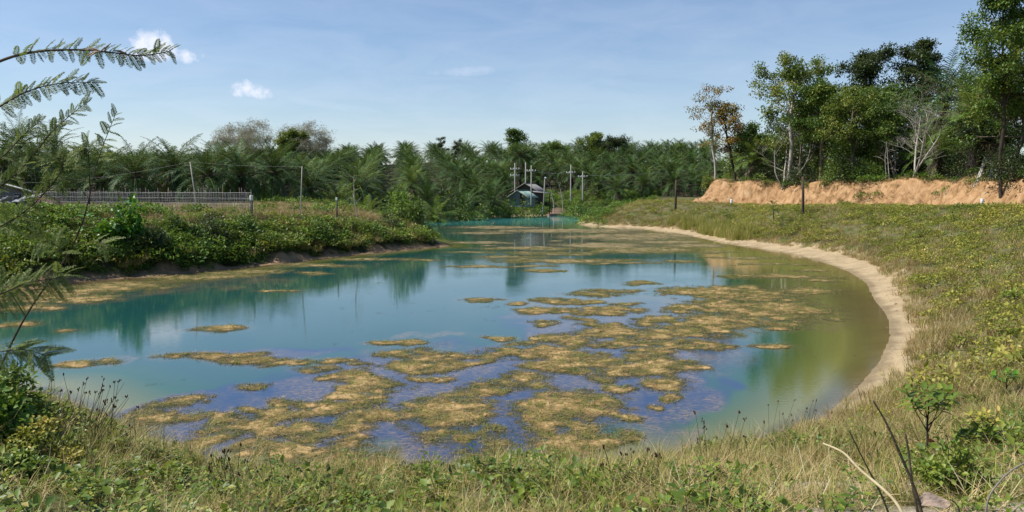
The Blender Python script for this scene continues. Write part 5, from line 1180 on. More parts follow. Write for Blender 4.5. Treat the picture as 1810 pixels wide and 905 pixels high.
# ================================================================== BUILDINGS
def gable_house(name, loc, rz, W, D, wall_h, rise, over, wall_m, roof_m, label, cat, door=None, windows=(), base=0):
    """W = gable front width (faces -y), D = length back"""
    t = thing(name, loc, label, cat, rz=rz)
    g = Geo(); hw = W / 2
    V = [(-hw, 0, -.3), (hw, 0, -.3), (hw, D, -.3), (-hw, D, -.3), (-hw, 0, wall_h), (hw, 0, wall_h), (hw, D, wall_h), (-hw, D, wall_h), (0, 0, wall_h + rise), (0, D, wall_h + rise)]
    g.add(V, [(0, 1, 5, 4), (1, 2, 6, 5), (2, 3, 7, 6), (3, 0, 4, 7)], [(4, 5, 8), (6, 7, 9)]); w_ = link('wall', g.mesh('wall', M[wall_m]), t)
    nb = int(W / .25)                                        # upright boards on the front
    pm = Geo(); box(pm, (0, 0, 0), (.225, .03, wall_h)); bm_ = pm.mesh('board', M[wall_m])
    for k in range(nb):
        xx = -hw + (k + .5) * W / nb
        if door and abs(xx - door) < .5: continue
        link('board', bm_, t, (xx, -.017 - .006 * (k % 2), wall_h / 2))
    if door is not None:
        g = Geo(); box(g, (0, 0, 0), (.85, .04, 1.85)); d_ = link('door', g.mesh('door', M['wood_dark']), t, (door, -.03, .93)); g = Geo(); cyl(g, (.3, -.02, 0), (.3, -.08, 0), .03, .03, 6); link('handle', g.mesh('handle', M['wire']), d_)
    for wx, wz in windows:
        g = Geo(); box(g, (0, 0, 0), (.75, .05, .7)); f_ = link('window', g.mesh('window', M['wood_pale']), t, (wx, -.05, wz)); g = Geo(); box(g, (0, -.03, 0), (.6, .02, .55)); link('pane', g.mesh('pane', M['window_dark']), f_)
    sl_ = math.hypot(hw, rise); nx, nz_ = rise / sl_, hw / sl_
    for sgn in (-1, 1):
        g = Geo(); e = over; ex = hw * (1 + e / hw); ez = -rise * e / hw; nsx = 26; rows = []
        for k in range(nsx + 1):                              # corrugated sheet
            yy = -over + (D + 2 * over) * k / nsx; c = .03 * (k % 2); rows.append([(sgn * 0, yy, wall_h + rise + c + .05), (sgn * ex, yy, wall_h + ez + c + .05), (sgn * ex, yy, wall_h + ez + c - .01), (0, yy, wall_h + rise + c - .01)])
        V = np.array(rows).reshape(-1, 3); Q = []
        for k in range(nsx):
            for a_, b_ in ((0, 1), (1, 2), (2, 3), (3, 0)): Q.append((4 * k + a_, 4 * k + b_, 4 * k + 4 + b_, 4 * k + 4 + a_))
        Q += [(0, 1, 2, 3), (4 * nsx, 4 * nsx + 1, 4 * nsx + 2, 4 * nsx + 3)]; g.add(V, Q); link('roof', g.mesh('roof', M[roof_m]), t)
    g = Geo(); box(g, (0, D / 2, wall_h + rise + .09), (.28, D + 2 * over, .05)); link('ridge_cap', g.mesh('ridge_cap', M[roof_m]), t)
    for sgn in (-1, 1):
        g = Geo(); a_ = np.array([0, -over - .02, wall_h + rise]); b_ = np.array([sgn * (hw + over), -over - .02, wall_h - rise * over / hw]); tube(g, [a_, b_], [.07, .07], 4); link('barge_board', g.mesh('barge_board', M['wood_grey']), t)
    return t
xh, yh, _ = at(916, 345, 133); gable_house('small_hut', (xh, yh, 1.95), -0.42, 3.1, 3.6, 1.45, .95, .45, 'wall_grey', 'roof_green', 'small grey board hut with faded green gable roof on the far shore', 'hut', door=.75, windows=((-.7, .85),))
xh, yh, _ = at(929, 330, 145); gable_house('wooden_house', (xh, yh, 2.3), -0.35, 4.2, 4.4, 2.1, 1.2, .55, 'wall_dark', 'roof_grey', 'dark timber house with weathered grey gable roof behind the green roofed hut', 'house', door=.9, windows=((-1.0, 1.25),))
# lean-to
xh, yh, zt = at(957, 340, 139); z = gz(xh, yh); t = thing('lean_to', (xh, yh, z), 'low open lean-to with flat grey roof beside the leaning lamp pole', 'shelter')
hh = zt - z; g = Geo(); V = [(-1.5, -1, hh + .12), (1.6, -1, hh - .2), (1.6, 1.2, hh - .05), (-1.5, 1.2, hh + .28)]; V += [(a_, b_, c_ - .06) for a_, b_, c_ in V]
g.add(V, [(0, 1, 2, 3), (7, 6, 5, 4), (0, 4, 5, 1), (1, 5, 6, 2), (2, 6, 7, 3), (3, 7, 4, 0)]); link('roof', g.mesh('roof', M['roof_grey']), t)
for a_, b_ in ((-1.3, -.8), (1.4, -.8), (1.4, 1), (-1.3, 1)): g = Geo(); cyl(g, (a_, b_, -.2), (a_, b_, hh - .12), .06, .05, 6); link('post', g.mesh('post', M['wood_dark']), t)
# grey house at the left edge
xh, yh, _ = at(2, 330, 76); gable_house('grey_house', (xh, yh, 3.2), .5, 4.6, 5.0, 1.1, .75, .4, 'wall_grey', 'sheet', 'low house with pale grey sheet roof at the left edge behind the mimosa', 'house', windows=((-1.2, .6), (1.3, .6)))

# pile of sheets
xh, yh, zt = at(28, 352, 49); z = gz(xh, yh); pile = [(0, 0, .25, 1.7), (.35, .1, -.3, 1.4), (-.35, -.1, .1, 1.6), (.1, .2, -.15, 1.2), (.6, -.1, .35, 1.3), (-.5, .1, -.4, 1.1), (.9, .0, .1, 1.2)]
words_ = ['bottom', 'second from bottom', 'third from bottom', 'middle', 'third from top', 'second from top', 'top']
zb = zt - .35
for k, (dx, dy, a_, w) in enumerate(pile):
    g = Geo(); n_ = 9
    xs = np.linspace(-w / 2, w / 2, n_); zz_ = .04 * np.sin(np.arange(n_) * 1.9) ; V = []
    for q in range(n_): V += [(xs[q], -.4, zz_[q]), (xs[q], .4, zz_[q]), (xs[q], .4, zz_[q] - .03), (xs[q], -.4, zz_[q] - .03)]
    Q = []
    for q in range(n_ - 1):
        for c_, d_ in ((0, 1), (1, 2), (2, 3), (3, 0)): Q.append((4 * q + c_, 4 * q + d_, 4 * q + 4 + d_, 4 * q + 4 + c_))
    g.add(V, Q); o = link('roofing_sheet', g.mesh('roofing_sheet', M['sheet'])); o.location = (xh + dx, yh + dy, zb + .085 * k); o.rotation_euler = (rng.normal(.12, .1), rng.normal(0, .16), a_)
    tag(o, 'grey roofing sheet, %s of the untidy pile at the left edge' % words_[k], 'roofing sheet', 'pile of roofing sheets')
g = Geo(); xs = rdir(rng, 30, 0, 1) * [.9, .5, 1]; xs[:, 2] = rng.uniform(-.9, -.02, 30)
for p in xs[:18]: tube(g, [p, p + rdir(rng, 1, -.1, .2)[0] * 1.1], .05, 5)
o = link('timber_scraps', g.mesh('timber_scraps', M['wood_dark'])); o.location = (xh + .1, yh + .2, zb + .05); tag(o, 'dark timber scraps heaped under the grey roofing sheets', 'scrap wood', kind='stuff')

# bare dirt landing on the far shore
xh, yh = at(988, 372, 139)[:2]
for k in range(4):
    yy = 139.2 + k * 1.6; g = Geo(); w = 1.9 - .15 * k; V = []
    for q in range(9): a_ = q / 8 * pi; V.append((w * cos(a_) * (1 + rng.normal(0, .05)), -.55 * sin(a_) + .2, .0)); 
    zt_ = 0.28 + .28 * k; V = np.array(V); V2 = V.copy(); V2[:, 2] = -.6; VV = np.vstack([V, V2]); Q = [(q, q + 1, q + 10, q + 9) for q in range(8)] + []
    g.add(VV, Q, [(0, q + 1, q) for q in range(1, 8)]); o = link('dirt_step', g.mesh('dirt_step', M['dirt'])); o.location = (8.0 + .15 * k, yy, zt_)
    tag(o, '%s reddish dirt step of the landing right of the huts' % ['lowest', 'second', 'third', 'highest'][k], 'step', 'dirt steps')

# two white birds at the far water's edge
def bird(px, py, Y, label, face):
    x, y, z = at(px, py, Y); t = thing('white_duck', (x, y, max(gz(x, y), 0.0)), label, 'duck', 'white ducks', face)
    g = Geo(); n_ = 7; tube(g, [(-.26, 0, .20), (-.18, 0, .16), (-.02, 0, .15), (.12, 0, .17), (.18, 0, .22), (.20, 0, .34), (.23, 0, .40), (.28, 0, .40)], [.01, .07, .12, .11, .07, .035, .05, .02], 10, .5, 0, True)
    link('body', g.mesh('body', M['white_bird'], True), t); g = Geo(); tube(g, [(.27, 0, .395), (.35, 0, .38)], [.022, .01], 6, .5, 0, True); link('beak', g.mesh('beak', M['beak']), t)
    for s_ in (-.05, .05): g = Geo(); tube(g, [(0, s_, .1), (0, s_, 0)], .012, 5); link('leg', g.mesh('leg', M['beak']), t)
bird(954, 381, 140.4, 'white duck at the far water edge below the huts, left one', 0.3)
bird(958, 381, 140.6, 'white duck at the far water edge below the huts, right one', 2.6)

# ================================================================== SINGLE PLANTS
def big_leaf_plant(name, px, py_base, Y, top_py,  label, cat='plant', n=14, leafL=.4, mat='papaya', trunk_r=.05, seed=1, spread=1.0, lobed=True, z=None, group=None, trunk_frac=.6, bark='stem'):
    Y = hit(px, py_base, (1.5 if n > 40 else .5) if px < 780 and Y > 35 else .12, 6.0)
    x, y, zt = at(px, top_py, Y); z = at(px, py_base, Y)[2] - .25; H = max(zt - z, .5); rg = np.random.RandomState(seed); t = thing(name, (x, y, z), label, cat, group)
    g = Geo(); th = H * trunk_frac; tube(g, [(0, 0, -.2), (rg.normal(0, .03), 0, th * .5), (0, 0, th), (0, 0, H * .9)], [trunk_r * 1.2, trunk_r, trunk_r * .8, trunk_r * .4], 7, .5, 0, True)
    az = np.arange(n) * 2.4; qz = th + (H * .92 - th) * np.linspace(0, 1, n)
    link('stem', g.mesh('stem', M[bark], True), t)
    for k in range(n):
        g = Geo(); el = -.1 + 1.2 * k / n + rg.normal(0, .2); d = np.array([cos(az[k]) * cos(el), sin(az[k]) * cos(el), sin(el)]); L = leafL * spread * rg.uniform(.8, 1.2); e_ = d * L
        tube(g, [(0, 0, 0), e_ * .6 + [0, 0, .03], e_], [.013, .01, .008], 4, .5, 1)
        if lobed:
            m_ = 9; th_ = np.linspace(-2.2, 2.2, m_); sd_ = norm(np.array([-d[1], d[0], 0.0])); fw = norm(d - [0, 0, .5]); nn = norm(np.cross(sd_, fw) * 1.0)
            D_ = fw[None] * np.cos(th_)[:, None] + sd_[None] * np.sin(th_)[:, None]; leaves(g, np.tile(e_, (m_, 1)), D_, np.tile([0, 0, 1.0], (m_, 1)), leafL * .62 * (1 - .12 * np.abs(th_)), leafL * .26, rg.uniform(.2, 1, m_), .08, 0, .2)
        else:
            sd_ = norm(np.array([-d[1], d[0], 0.0])); fw = norm(d - [0, 0, .35]); c = []
            for q, w in ((0, .05), (.2, .42), (.5, .55), (.8, .36), (1.0, .02)):
                p = e_ + fw * leafL * q * 1.1 - np.array([0, 0, 1]) * leafL * .3 * q * q; c += [p - sd_ * leafL * w + [0, 0, .05 * w], p, p + sd_ * leafL * w + [0, 0, .05 * w]]
            Q = [];
            for q in range(4): Q += [(3 * q, 3 * q + 1, 3 * q + 4, 3 * q + 3), (3 * q + 1, 3 * q + 2, 3 * q + 5, 3 * q + 4)]
            g.add(c, Q, None, rg.uniform(.1, .9))
        link('leaf', g.mesh('leaf', [M[mat], M['stem']]), t, (0, 0, qz[k]))
    return t
big_leaf_plant('papaya_plant', 1050, 352, 125, 330, 'papaya like plant with round leafy head at the tip end of the right bank', cat='papaya', n=22, leafL=.75, trunk_r=.09, spread=1.2, trunk_frac=.55)
big_leaf_plant('papaya_plant', 1367, 395, 58, 362, 'young papaya with drooping pale leaves on the right bank below the cutting', cat='papaya', n=14, leafL=.42, trunk_r=.05, trunk_frac=.75)
big_leaf_plant('leafy_sapling', 1384, 400, 57, 382, 'dark sapling close on the right of the young papaya', n=14, leafL=.3, mat='bush', trunk_r=.03, lobed=False, seed=3, trunk_frac=.2)
big_leaf_plant('papaya_plant', 1285, 385, 70, 374, 'small papaya seedling on the right bank left of the young papaya', cat='papaya', n=9, leafL=.36, trunk_r=.03, trunk_frac=.5)
bush('rounded_shrub', 1495, 62, 385, 352, 42, 'small dark green shrub on the grass below the cutting', seed=21, mat='weed', n=900, leaf=.12)
bush('low_shrub', 1712, 44, 420, 386, 60, 'low green shrub in the upper right of the grassy bank', seed=22, mat='weed', n=800, leaf=.10)
big_leaf_plant('papaya_plant', 775, 400, 60.5, 373, 'papaya plant with pale leaves on the tip of the left bank', cat='papaya', n=15, leafL=.52, trunk_r=.05, trunk_frac=.6)
big_leaf_plant('papaya_plant', 757, 400, 61, 378, 'smaller papaya plant just left of the one on the bank tip', cat='papaya', n=12, leafL=.44, trunk_r=.04, seed=2, trunk_frac=.55)
big_leaf_plant('papaya_plant', 690, 405, 55, 392, 'low spreading pale leaved papaya on the slope of the left bank', cat='papaya', n=12, leafL=.5, trunk_r=.03, seed=4, trunk_frac=.3, spread=1.2)
bush('dark_leafy_bush', 715, 67, 385, 322, 76, 'dark leafy bush standing high on the end of the left bank', seed=23, mat='bush', n=2600, leaf=.22)
bush('dark_leafy_bush', 735, 66, 400, 350, 40, 'narrow dark bush between the high dark bush and the papayas', seed=24, mat='tree', n=1200, leaf=.2)
big_leaf_plant('leafy_plant', 533, 350, 58, 337, 'small leafy plant at the foot of the upright thin pole', n=16, leafL=.38, mat='papaya', trunk_r=.03, seed=5, lobed=False, trunk_frac=.3)
big_leaf_plant('leafy_plant', 560, 352, 59, 343, 'low leafy plant right of the upright thin pole', n=12, leafL=.35, mat='papaya', trunk_r=.03, seed=6, lobed=False, trunk_frac=.25)
bush('large_leaved_bush', 226, hit(226, 392, 1.4), 400, 346, 74, 'bright green bush with very large rounded leaves on top of the left bank', seed=71, leaf=.34, mat='broad', n=900)
bush('large_leaved_bush', 190, hit(190, 396, 1.3), 400, 362, 50, 'smaller bright green large leaved bush left of the biggest one', seed=72, leaf=.30, mat='broad', n=520)
big_leaf_plant('heart_leaved_plant', 150, 410, 39.9, 388, 'pale green heart leaved plant on the left bank beside the long twig', n=12, leafL=.30, mat='broad', trunk_r=.025, seed=9, lobed=False, trunk_frac=.5)
big_leaf_plant('young_plant', 329, 410, 41.7, 405, 'young plant with grey green leaves on the slope of the left bank', n=9, leafL=.30, mat='papaya', trunk_r=.02, seed=10, lobed=False, trunk_frac=.4)
big_leaf_plant('young_plant', 344, 430, 41.2, 424, 'lime green young plant just below the grey green one', n=9, leafL=.28, mat='papaya', trunk_r=.02, seed=11, lobed=False, trunk_frac=.4)
big_leaf_plant('young_plant', 414, 410, 43.6, 398, 'young broad leaved plant under the overhanging bushes of the left bank', n=8, leafL=.25, mat='broad', trunk_r=.02, seed=12, lobed=False, trunk_frac=.5)
bush('flowering_bush', 78, 67, 350, 326, 60, 'magenta flowering bush beside the left end of the fence', seed=25, mat='magenta', n=1400, leaf=.10)
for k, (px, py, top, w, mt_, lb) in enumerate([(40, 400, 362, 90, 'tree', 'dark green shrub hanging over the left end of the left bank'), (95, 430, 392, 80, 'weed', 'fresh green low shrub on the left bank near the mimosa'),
        (265, 430, 392, 70, 'tree_dark', 'shrub with leaves coloured dark for shade under the large leaved bush'), (300, 398, 360, 56, 'tree', 'rounded green shrub right of the large leaved bush'), (372, 415, 372, 80, 'tree_dark', 'overhanging shrub coloured dark for shade below the middle of the fence'),
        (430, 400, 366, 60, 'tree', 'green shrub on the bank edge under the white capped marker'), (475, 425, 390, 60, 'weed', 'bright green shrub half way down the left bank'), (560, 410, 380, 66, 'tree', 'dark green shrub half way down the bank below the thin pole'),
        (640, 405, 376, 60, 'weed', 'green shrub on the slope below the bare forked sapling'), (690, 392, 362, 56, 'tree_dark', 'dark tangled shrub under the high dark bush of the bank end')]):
    bush('bank_shrub', px, hit(px, py, .6), py, top, w, lb, 'bush', 'shrubs standing out on the left bank', seed=80 + k, mat=mt_, n=1500, leaf=.15)  # darkest leaf material on some shrubs paints the bank's shadow into their colour
# far shore shrubs
bush('flat_topped_shrub', 822, 117, 375, 338, 70, 'flat topped feathery green shrub on the far shore left of the huts', seed=26, mat='tree', n=2200, leaf=.3)
bush('shore_bush', 862, 126, 378, 352, 50, 'round bush on the far shore just left of the green roofed hut', seed=27, mat='tree', n=1400, leaf=.3)
bush('shore_bush', 898, 129, 378, 346, 60, 'bush with long leaves in front of the green roofed hut', seed=28, mat='weed', n=1300, leaf=.34)
bush('shore_bush', 925, 128.5, 378, 352, 40, 'low bush with upright leaves right before the wall of the green roofed hut', seed=35, mat='weed', n=1200, leaf=.34)
bush('shore_bush', 952, 130, 378, 350, 40, 'dark green bush under the tallest utility pole', seed=29, mat='tree', n=1000, leaf=.32)
bush('shore_bush', 1012, 133, 372, 344, 62, 'broad bright green bush right of the dirt steps', seed=30, mat='weed', n=2200, leaf=.3)
bush('shore_bush', 1030, 124, 372, 350, 40, 'green bush where the right bank meets the far inlet', seed=31, mat='tree', n=1300, leaf=.28)
bush('shore_bush', 770, 112, 378, 352, 46, 'leafy bush behind the tip of the left bank', seed=32, mat='tree', n=1300, leaf=.28)
tree('forked_sapling', 632, 62, 300, 44, 'bare forked sapling with a few pale leaves in front of the palms', seed=60, th=.35, leafmat='tree_light', bark='bark_pale', per=3, leaf=.16, cl_r=.4, nmain=5, levels=1, kids=2, r0=.05, thin=.6, prof='vase')
tree('small_bare_tree', 980, 141, 322, 16, 'small bare trunk between the lamp pole and the first crossarm pole', seed=61, th=.4, leafmat=None, bark='bark_pale', nmain=5, levels=2, kids=3, r0=.09, prof='vase')
tree('small_bare_tree', 996, 143, 318, 16, 'small bare trunk just left of the pair of utility poles', seed=62, th=.45, leafmat=None, bark='bark_pale', nmain=5, levels=2, kids=3, r0=.09, prof='vase')
# leaning pale poles at the right of the wood
for k, (xa, ya, xb, yb) in enumerate([(1752, 258, 1726, 314), (1745, 268, 1722, 312), (1760, 262, 1748, 305)]):
    Y = 74; a_ = np.array(at(xa, ya, Y)); b_ = np.array(at(xb, yb, Y - 2.5 + k * .3)); b_[2] = gz(b_[0], b_[1]) - .1; g = Geo(); tube(g, [(0, 0, 0), (a_ - b_) * .5 + [0.05, 0, .03], a_ - b_], [.085, .07, .05], 7, .5, 0, True)
    o = link('leaning_log', g.mesh('leaning_log', M['bark_pale'], True)); o.location = tuple(b_); tag(o, ['longest pale log leaning on the trees at the right edge of the wood', 'left pale log leaning beside the longest one', 'right hand pale log leaning close to the tall tree'][k], 'log', 'leaning logs')
# ================================================================== CLOSE PLANTS: MIMOSA, SEEDLING, SEDGES, STALKS
def pinnate(g, rng, L, n, pair_l, w, curve=.25, m=0):
    """one feathery leaf: a midrib with rows of narrow leaflets, in the local x direction"""
    s = np.linspace(0, 1, 8); pts = np.stack([s * L, np.zeros(8), -curve * L * s * s], 1); tube(g, pts, np.linspace(.0016, .0006, 8), 3, .3, 1)
    t = np.linspace(.08, 1, n); t = np.concatenate([t, t]); sd_ = np.concatenate([np.ones(n), -np.ones(n)]); P = np.stack([np.interp(t, s, pts[:, c]) for c in range(3)], 1)
    D = np.stack([np.full(2 * n, .35), sd_, rng.normal(.05, .12, 2 * n)], 1); leaves(g, P, D, np.tile([0, 0, 1.0], (2 * n, 1)) + rng.normal(0, .15, (2 * n, 3)), pair_l * np.sin(np.clip(.25 + t * .72, 0, 1) * pi) ** .5 * rng.uniform(.8, 1.1, 2 * n), w, rng.uniform(.1, .9, 2 * n), .05, m)

def leaf_variants(L, npin, nl, pl, w):
    out = []
    for q in range(4):
        g = Geo(); pinnate(g, rng, L, npin, pl, w, rng.uniform(.1, .45)); out.append(g.mesh('leaf', [M['mimosa'], M['stem']]))
    return out
rng = np.random.RandomState(301)
mim = leaf_variants(.062, 15, 0, .017, .0045); mim_big = leaf_variants(.10, 18, 0, .022, .0052)

def branch_path(pix, Ys):
    P = [np.array(at(a_, b_, Y)) for (a_, b_), Y in zip(pix, Ys)]; P = np.array(P); t = np.linspace(0, len(P) - 1, 8 * len(P)); out_ = []
    for c in range(3):          # smooth interpolation through the points
        v = P[:, c]; i0 = np.clip(np.floor(t).astype(int), 0, len(P) - 2); f = t - i0; pm = v[np.clip(i0 - 1, 0, None)]; p0 = v[i0]; p1 = v[i0 + 1]; p2 = v[np.clip(i0 + 2, None, len(P) - 1)]
        out_.append(.5 * (2 * p0 + (p1 - pm) * f + (2 * pm - 5 * p0 + 4 * p1 - p2) * f ** 2 + (3 * p0 - pm - 3 * p1 + p2) * f ** 3))
    return np.stack(out_, 1)

def leafy_branch(t, pix, Ys, r0, r1, nleaf, variants, start=.15, sc_=(.6, 1.0), mat='bark_dark', name='branch', droopy=0.0):
    P = branch_path(pix, Ys); o0 = np.array(t.location); P = P - o0; g = Geo(); tube(g, P, np.linspace(r0 * .5, r1 * .6, len(P)), 6, .5, 0, True); link(name, g.mesh(name, M[mat], True), t)
    nleaf = int(nleaf * 1.6)
    for k in range(nleaf):
        q = start + (1 - start) * (k + rng.uniform(0, .9)) / nleaf; i_ = min(q, .995) * (len(P) - 1); a_ = int(i_); p = P[a_] + (P[min(a_ + 1, len(P) - 1)] - P[a_]) * (i_ - a_); tan = norm(P[min(a_ + 1, len(P) - 1)] - P[max(a_ - 1, 0)])
        side = 1 if k % 2 else -1; lateral = norm(np.cross(tan, [0, -1.0, .3])) * side; d = norm(tan * .75 + lateral * .8 + rng.normal(0, .28, 3) - np.array([0, 0, droopy]))
        l = link('leaf', variants[rng.randint(len(variants))], t, tuple(p)); zax = norm(np.array([0, -.35, 1.0]) + rng.normal(0, .35, 3)); yax = norm(np.cross(zax, d)); zax = np.cross(d, yax)
        from mathutils import Matrix
        l.rotation_euler = Matrix(((d[0], yax[0], zax[0]), (d[1], yax[1], zax[1]), (d[2], yax[2], zax[2]))).to_euler(); s_ = rng.uniform(*sc_); l.scale = (s_, s_, s_)
root = at(-230, 700, 3.1); zr = gz(root[0], root[1])
mt = thing('mimosa_tree', (root[0], root[1], zr), 'feathery leaved mimosa reaching in from the left edge with arching branches', 'tree')
P0 = (-230, 560)
g = Geo(); tp = np.array(at(-235, 240, 3.1)) - np.array(mt.location); tube(g, [(0, 0, -.2), tp * .5 + [.05, 0, 0], tp], [.045, .035, .02], 8); link('trunk', g.mesh('trunk', M['bark_dark'], True), mt)
leafy_branch(mt, [(-235, 240), (-90, 150), (0, 108), (60, 92), (130, 88), (190, 92), (250, 98), (302, 90)], [3.1, 3.0, 2.9, 2.8, 2.75, 2.7, 2.7, 2.7], .013, .0022, 40, mim, .34)
leafy_branch(mt, [(-235, 300), (-90, 235), (0, 188), (45, 163), (100, 148), (165, 145)], [3.1, 3.0, 2.9, 2.8, 2.75, 2.75], .010, .0018, 30, mim, .36)
leafy_branch(mt, [(-235, 420), (-80, 370), (0, 330), (50, 285), (95, 230), (150, 183)], [3.1, 3.1, 3.1, 3.1, 3.1, 3.1], .010, .0018, 46, mim, .30)
leafy_branch(mt, [(-235, 380), (-80, 330), (0, 280), (40, 240), (70, 215)], [3.1, 3.3, 3.4, 3.4, 3.4], .008, .0018, 26, mim, .34)
leafy_branch(mt, [(-230, 520), (-100, 430), (0, 400), (60, 360), (110, 300), (100, 280)], [3.1, 3.2, 3.2, 3.2, 3.2, 3.2], .008, .0018, 34, mim_big, .34)
leafy_branch(mt, [(-230, 600), (-100, 560), (0, 520), (50, 500), (110, 490)], [3.1, 2.9, 2.8, 2.8, 2.8], .008, .0018, 30, mim_big, .34, droopy=.2)
leafy_branch(mt, [(-230, 640), (-100, 640), (0, 622), (40, 618), (80, 628)], [3.1, 2.9, 2.8, 2.8, 2.8], .008, .0018, 18, mim_big, .40, droopy=.3)
# brown seed pods and a withered knot on the topmost branch
g = Geo(); c = np.array(at(190, 90, 2.7)) - np.array(mt.location)
for k in range(7): d = norm(rng.normal(0, 1, 3) * [1, .4, .45] + [.3, 0, 0]); c2 = c + [rng.uniform(-.03, .03), 0, 0]; tube(g, [c2, c2 + d * .02, c2 + d * .045 + [0, 0, -.008]], [.0015, .0035, .001], 4)
o = link('seed_pods', g.mesh('seed_pods', M['dead_leaf']), mt); o['label'] = 'withered brown seed pods near the branch tip'

root = at(-60, 790, 3.4); zr = gz(root[0], root[1])
st = thing('mimosa_sapling', (root[0], root[1], zr), 'tall thin mimosa sapling leaning right across the left part of the pond', 'sapling')
leafy_branch(st, [(-60, 790), (5, 640), (45, 560), (85, 500), (120, 450), (145, 395), (160, 340), (168, 300), (185, 250), (205, 200)], [3.4] * 10, .010, .0016, 12, mim, .80, name='stem')
leafy_branch(st, [(45, 560), (20, 520), (0, 505), (-20, 495)], [3.4, 3.3, 3.3, 3.3], .005, .001, 8, mim_big, .2, name='twig')
leafy_branch(st, [(85, 500), (110, 450), (90, 430), (60, 425)], [3.4, 3.3, 3.3, 3.3], .004, .001, 10, mim_big, .3, name='twig')
leafy_branch(st, [(128, 432), (165, 428), (190, 432)], [3.4, 3.35, 3.3], .003, .001, 4, mim_big, .5, (.6, .9), name='twig')
leafy_branch(st, [(158, 360), (158, 320), (156, 270), (150, 262)], [3.4, 3.5, 3.5, 3.5], .006, .001, 20, mim_big, .25, name='twig')
leafy_branch(st, [(156, 350), (130, 320), (110, 318)], [3.4, 3.4, 3.4], .003, .001, 8, mim_big, .3, name='twig')

# seedling tree, lower right
def seedling(px, py_base, py_top, wpx, Y, label, nst, leafL, seed, mat='weed', name='seedling_tree'):
    Y = hit(px, py_base, 0.0) if Y is None else Y
    x, y, zt = at(px, py_top, Y); z = gz(x, y); H = zt - z; W = wpx / F * Y; rg = np.random.RandomState(seed); t = thing(name, (x, y, z), label, 'sapling')
    g = Geo(); tube(g, [(0, 0, -.1), (.01, 0, H * .25), (0, 0, H * .45), (.01, 0, H * .8)], [.016, .013, .011, .005], 7); ends = []
    for k in range(nst):
        az = k * 2.4 + .4; q = .32 + .5 * k / nst; b0 = np.array([0, 0, H * q]); R_ = W * .5 * rg.uniform(.55, 1); b1 = b0 + np.array([cos(az) * R_, sin(az) * R_ * .8, H * (.95 - q) * rg.uniform(.55, 1)]); mid = (b0 + b1) / 2 + [0, 0, -.03]; tube(g, [b0, mid, b1], [.007, .005, .003], 5); ends.append((mid, b1))
    ends.append((np.array([0, 0, H * .6]), np.array([.01, 0, H * .92]))); link('stem', g.mesh('stem', M['bark_dark'], True), t)
    var = []
    for q in range(4):
        g = Geo(); s = np.array([0, .18, .45, .75, 1.0]); w_ = np.array([.04, .30, .36, .22, .01]) * leafL * .55; c = []
        dr = rg.uniform(.1, .45)
        for a_, b_ in zip(s, w_): zq = -dr * leafL * a_ * a_; c += [(a_ * leafL, -b_, zq + b_ * .35), (a_ * leafL, 0, zq), (a_ * leafL, b_, zq + b_ * .35)]
        Q = [(3 * i_ + e_, 3 * i_ + e_ + 1, 3 * i_ + e_ + 4, 3 * i_ + e_ + 3) for i_ in range(4) for e_ in (0, 1)]; g.add(c, Q, None, rg.uniform(.2, .9)); var.append(g.mesh('leaf', M[mat], True))
    from mathutils import Matrix
    for mid, b1 in ends:
        nlf = 9
        for k in range(nlf):
            p = mid + (b1 - mid) * (.25 + .75 * k / (nlf - 1)); az = k * 2.4 + rg.uniform(0, 1); el = -.1 + .9 * k / nlf; d = np.array([cos(az) * cos(el), sin(az) * cos(el), sin(el)]); yax = norm(np.cross([0, 0, 1.0], d)); zax = np.cross(d, yax)
            l = link('leaf', var[rg.randint(4)], t, tuple(p)); l.rotation_euler = Matrix(((d[0], yax[0], zax[0]), (d[1], yax[1], zax[1]), (d[2], yax[2], zax[2]))).to_euler(); s_ = rg.uniform(.65, 1.1); l.scale = (s_,) * 3
    return t
sdl = seedling(1642, 808, 680, 120, None, 'young sapling with slender green leaves on the lower right bank', 9, .16, 5)
g = Geo(); g.add([(0, -.03, 0), (.05, 0, .015), (0, .03, 0), (-.05, 0, -.01)], [(0, 1, 2, 3)]); o = link('leaf', g.mesh('leaf', leaf_mat('orange_leaf', [(0, (.55, .12, .04)), (1, (.6, .2, .07))], .2)), sdl, (0.02, -.05, .20)); o.rotation_euler = (.9, .3, .2); o['label'] = 'single orange red leaf low on the stem'
seedling(1780, 700, 655, 50, None, 'pale bright green sprout with broad leaves at the right edge', 3, .15, 6, 'broad', 'sprout')
seedling(1745, 790, 725, 60, None, 'yellow green leafy shoot between the sapling and the right edge', 5, .10, 8, 'creeper', 'leafy_shoot')
seedling(1793, 545, 512, 50, None, 'broad leaved green plant at the right edge half way up the bank', 5, .22, 9, 'weed', 'leafy_shoot')

# curved dry stalks in the lower right corner
def stalk(name, pix, Ys, r0, r1, mat, label, flat=False):
    P = branch_path(pix, Ys); o0 = P[0].copy(); g = Geo(); rr = np.linspace(r0, r1, len(P)); tube(g, P - o0, rr, 8, .5, 0, True); o = link(name, g.mesh(name, M[mat], True)); o.location = tuple(o0); tag(o, label, 'stalk', 'dry stalks in the lower right corner')
stalk('dry_stalk', [(1612, 960), (1585, 890), (1520, 830), (1490, 800), (1455, 784)], [1.7, 1.75, 1.85, 1.9, 1.95], .0040, .0024, 'straw', 'straw coloured curved leaf blade arching left in the lower right corner')
stalk('dry_stalk', [(1640, 960), (1622, 880), (1590, 800), (1565, 745), (1543, 708)], [1.8] * 5, .0048, .0016, 'stalk', 'long dark tapering stalk leaning left in the lower right corner')
stalk('dry_stalk', [(1630, 940), (1615, 870), (1606, 800), (1600, 765)], [1.85] * 4, .004, .002, 'stalk', 'thinner brown stalk just right of the long dark one')
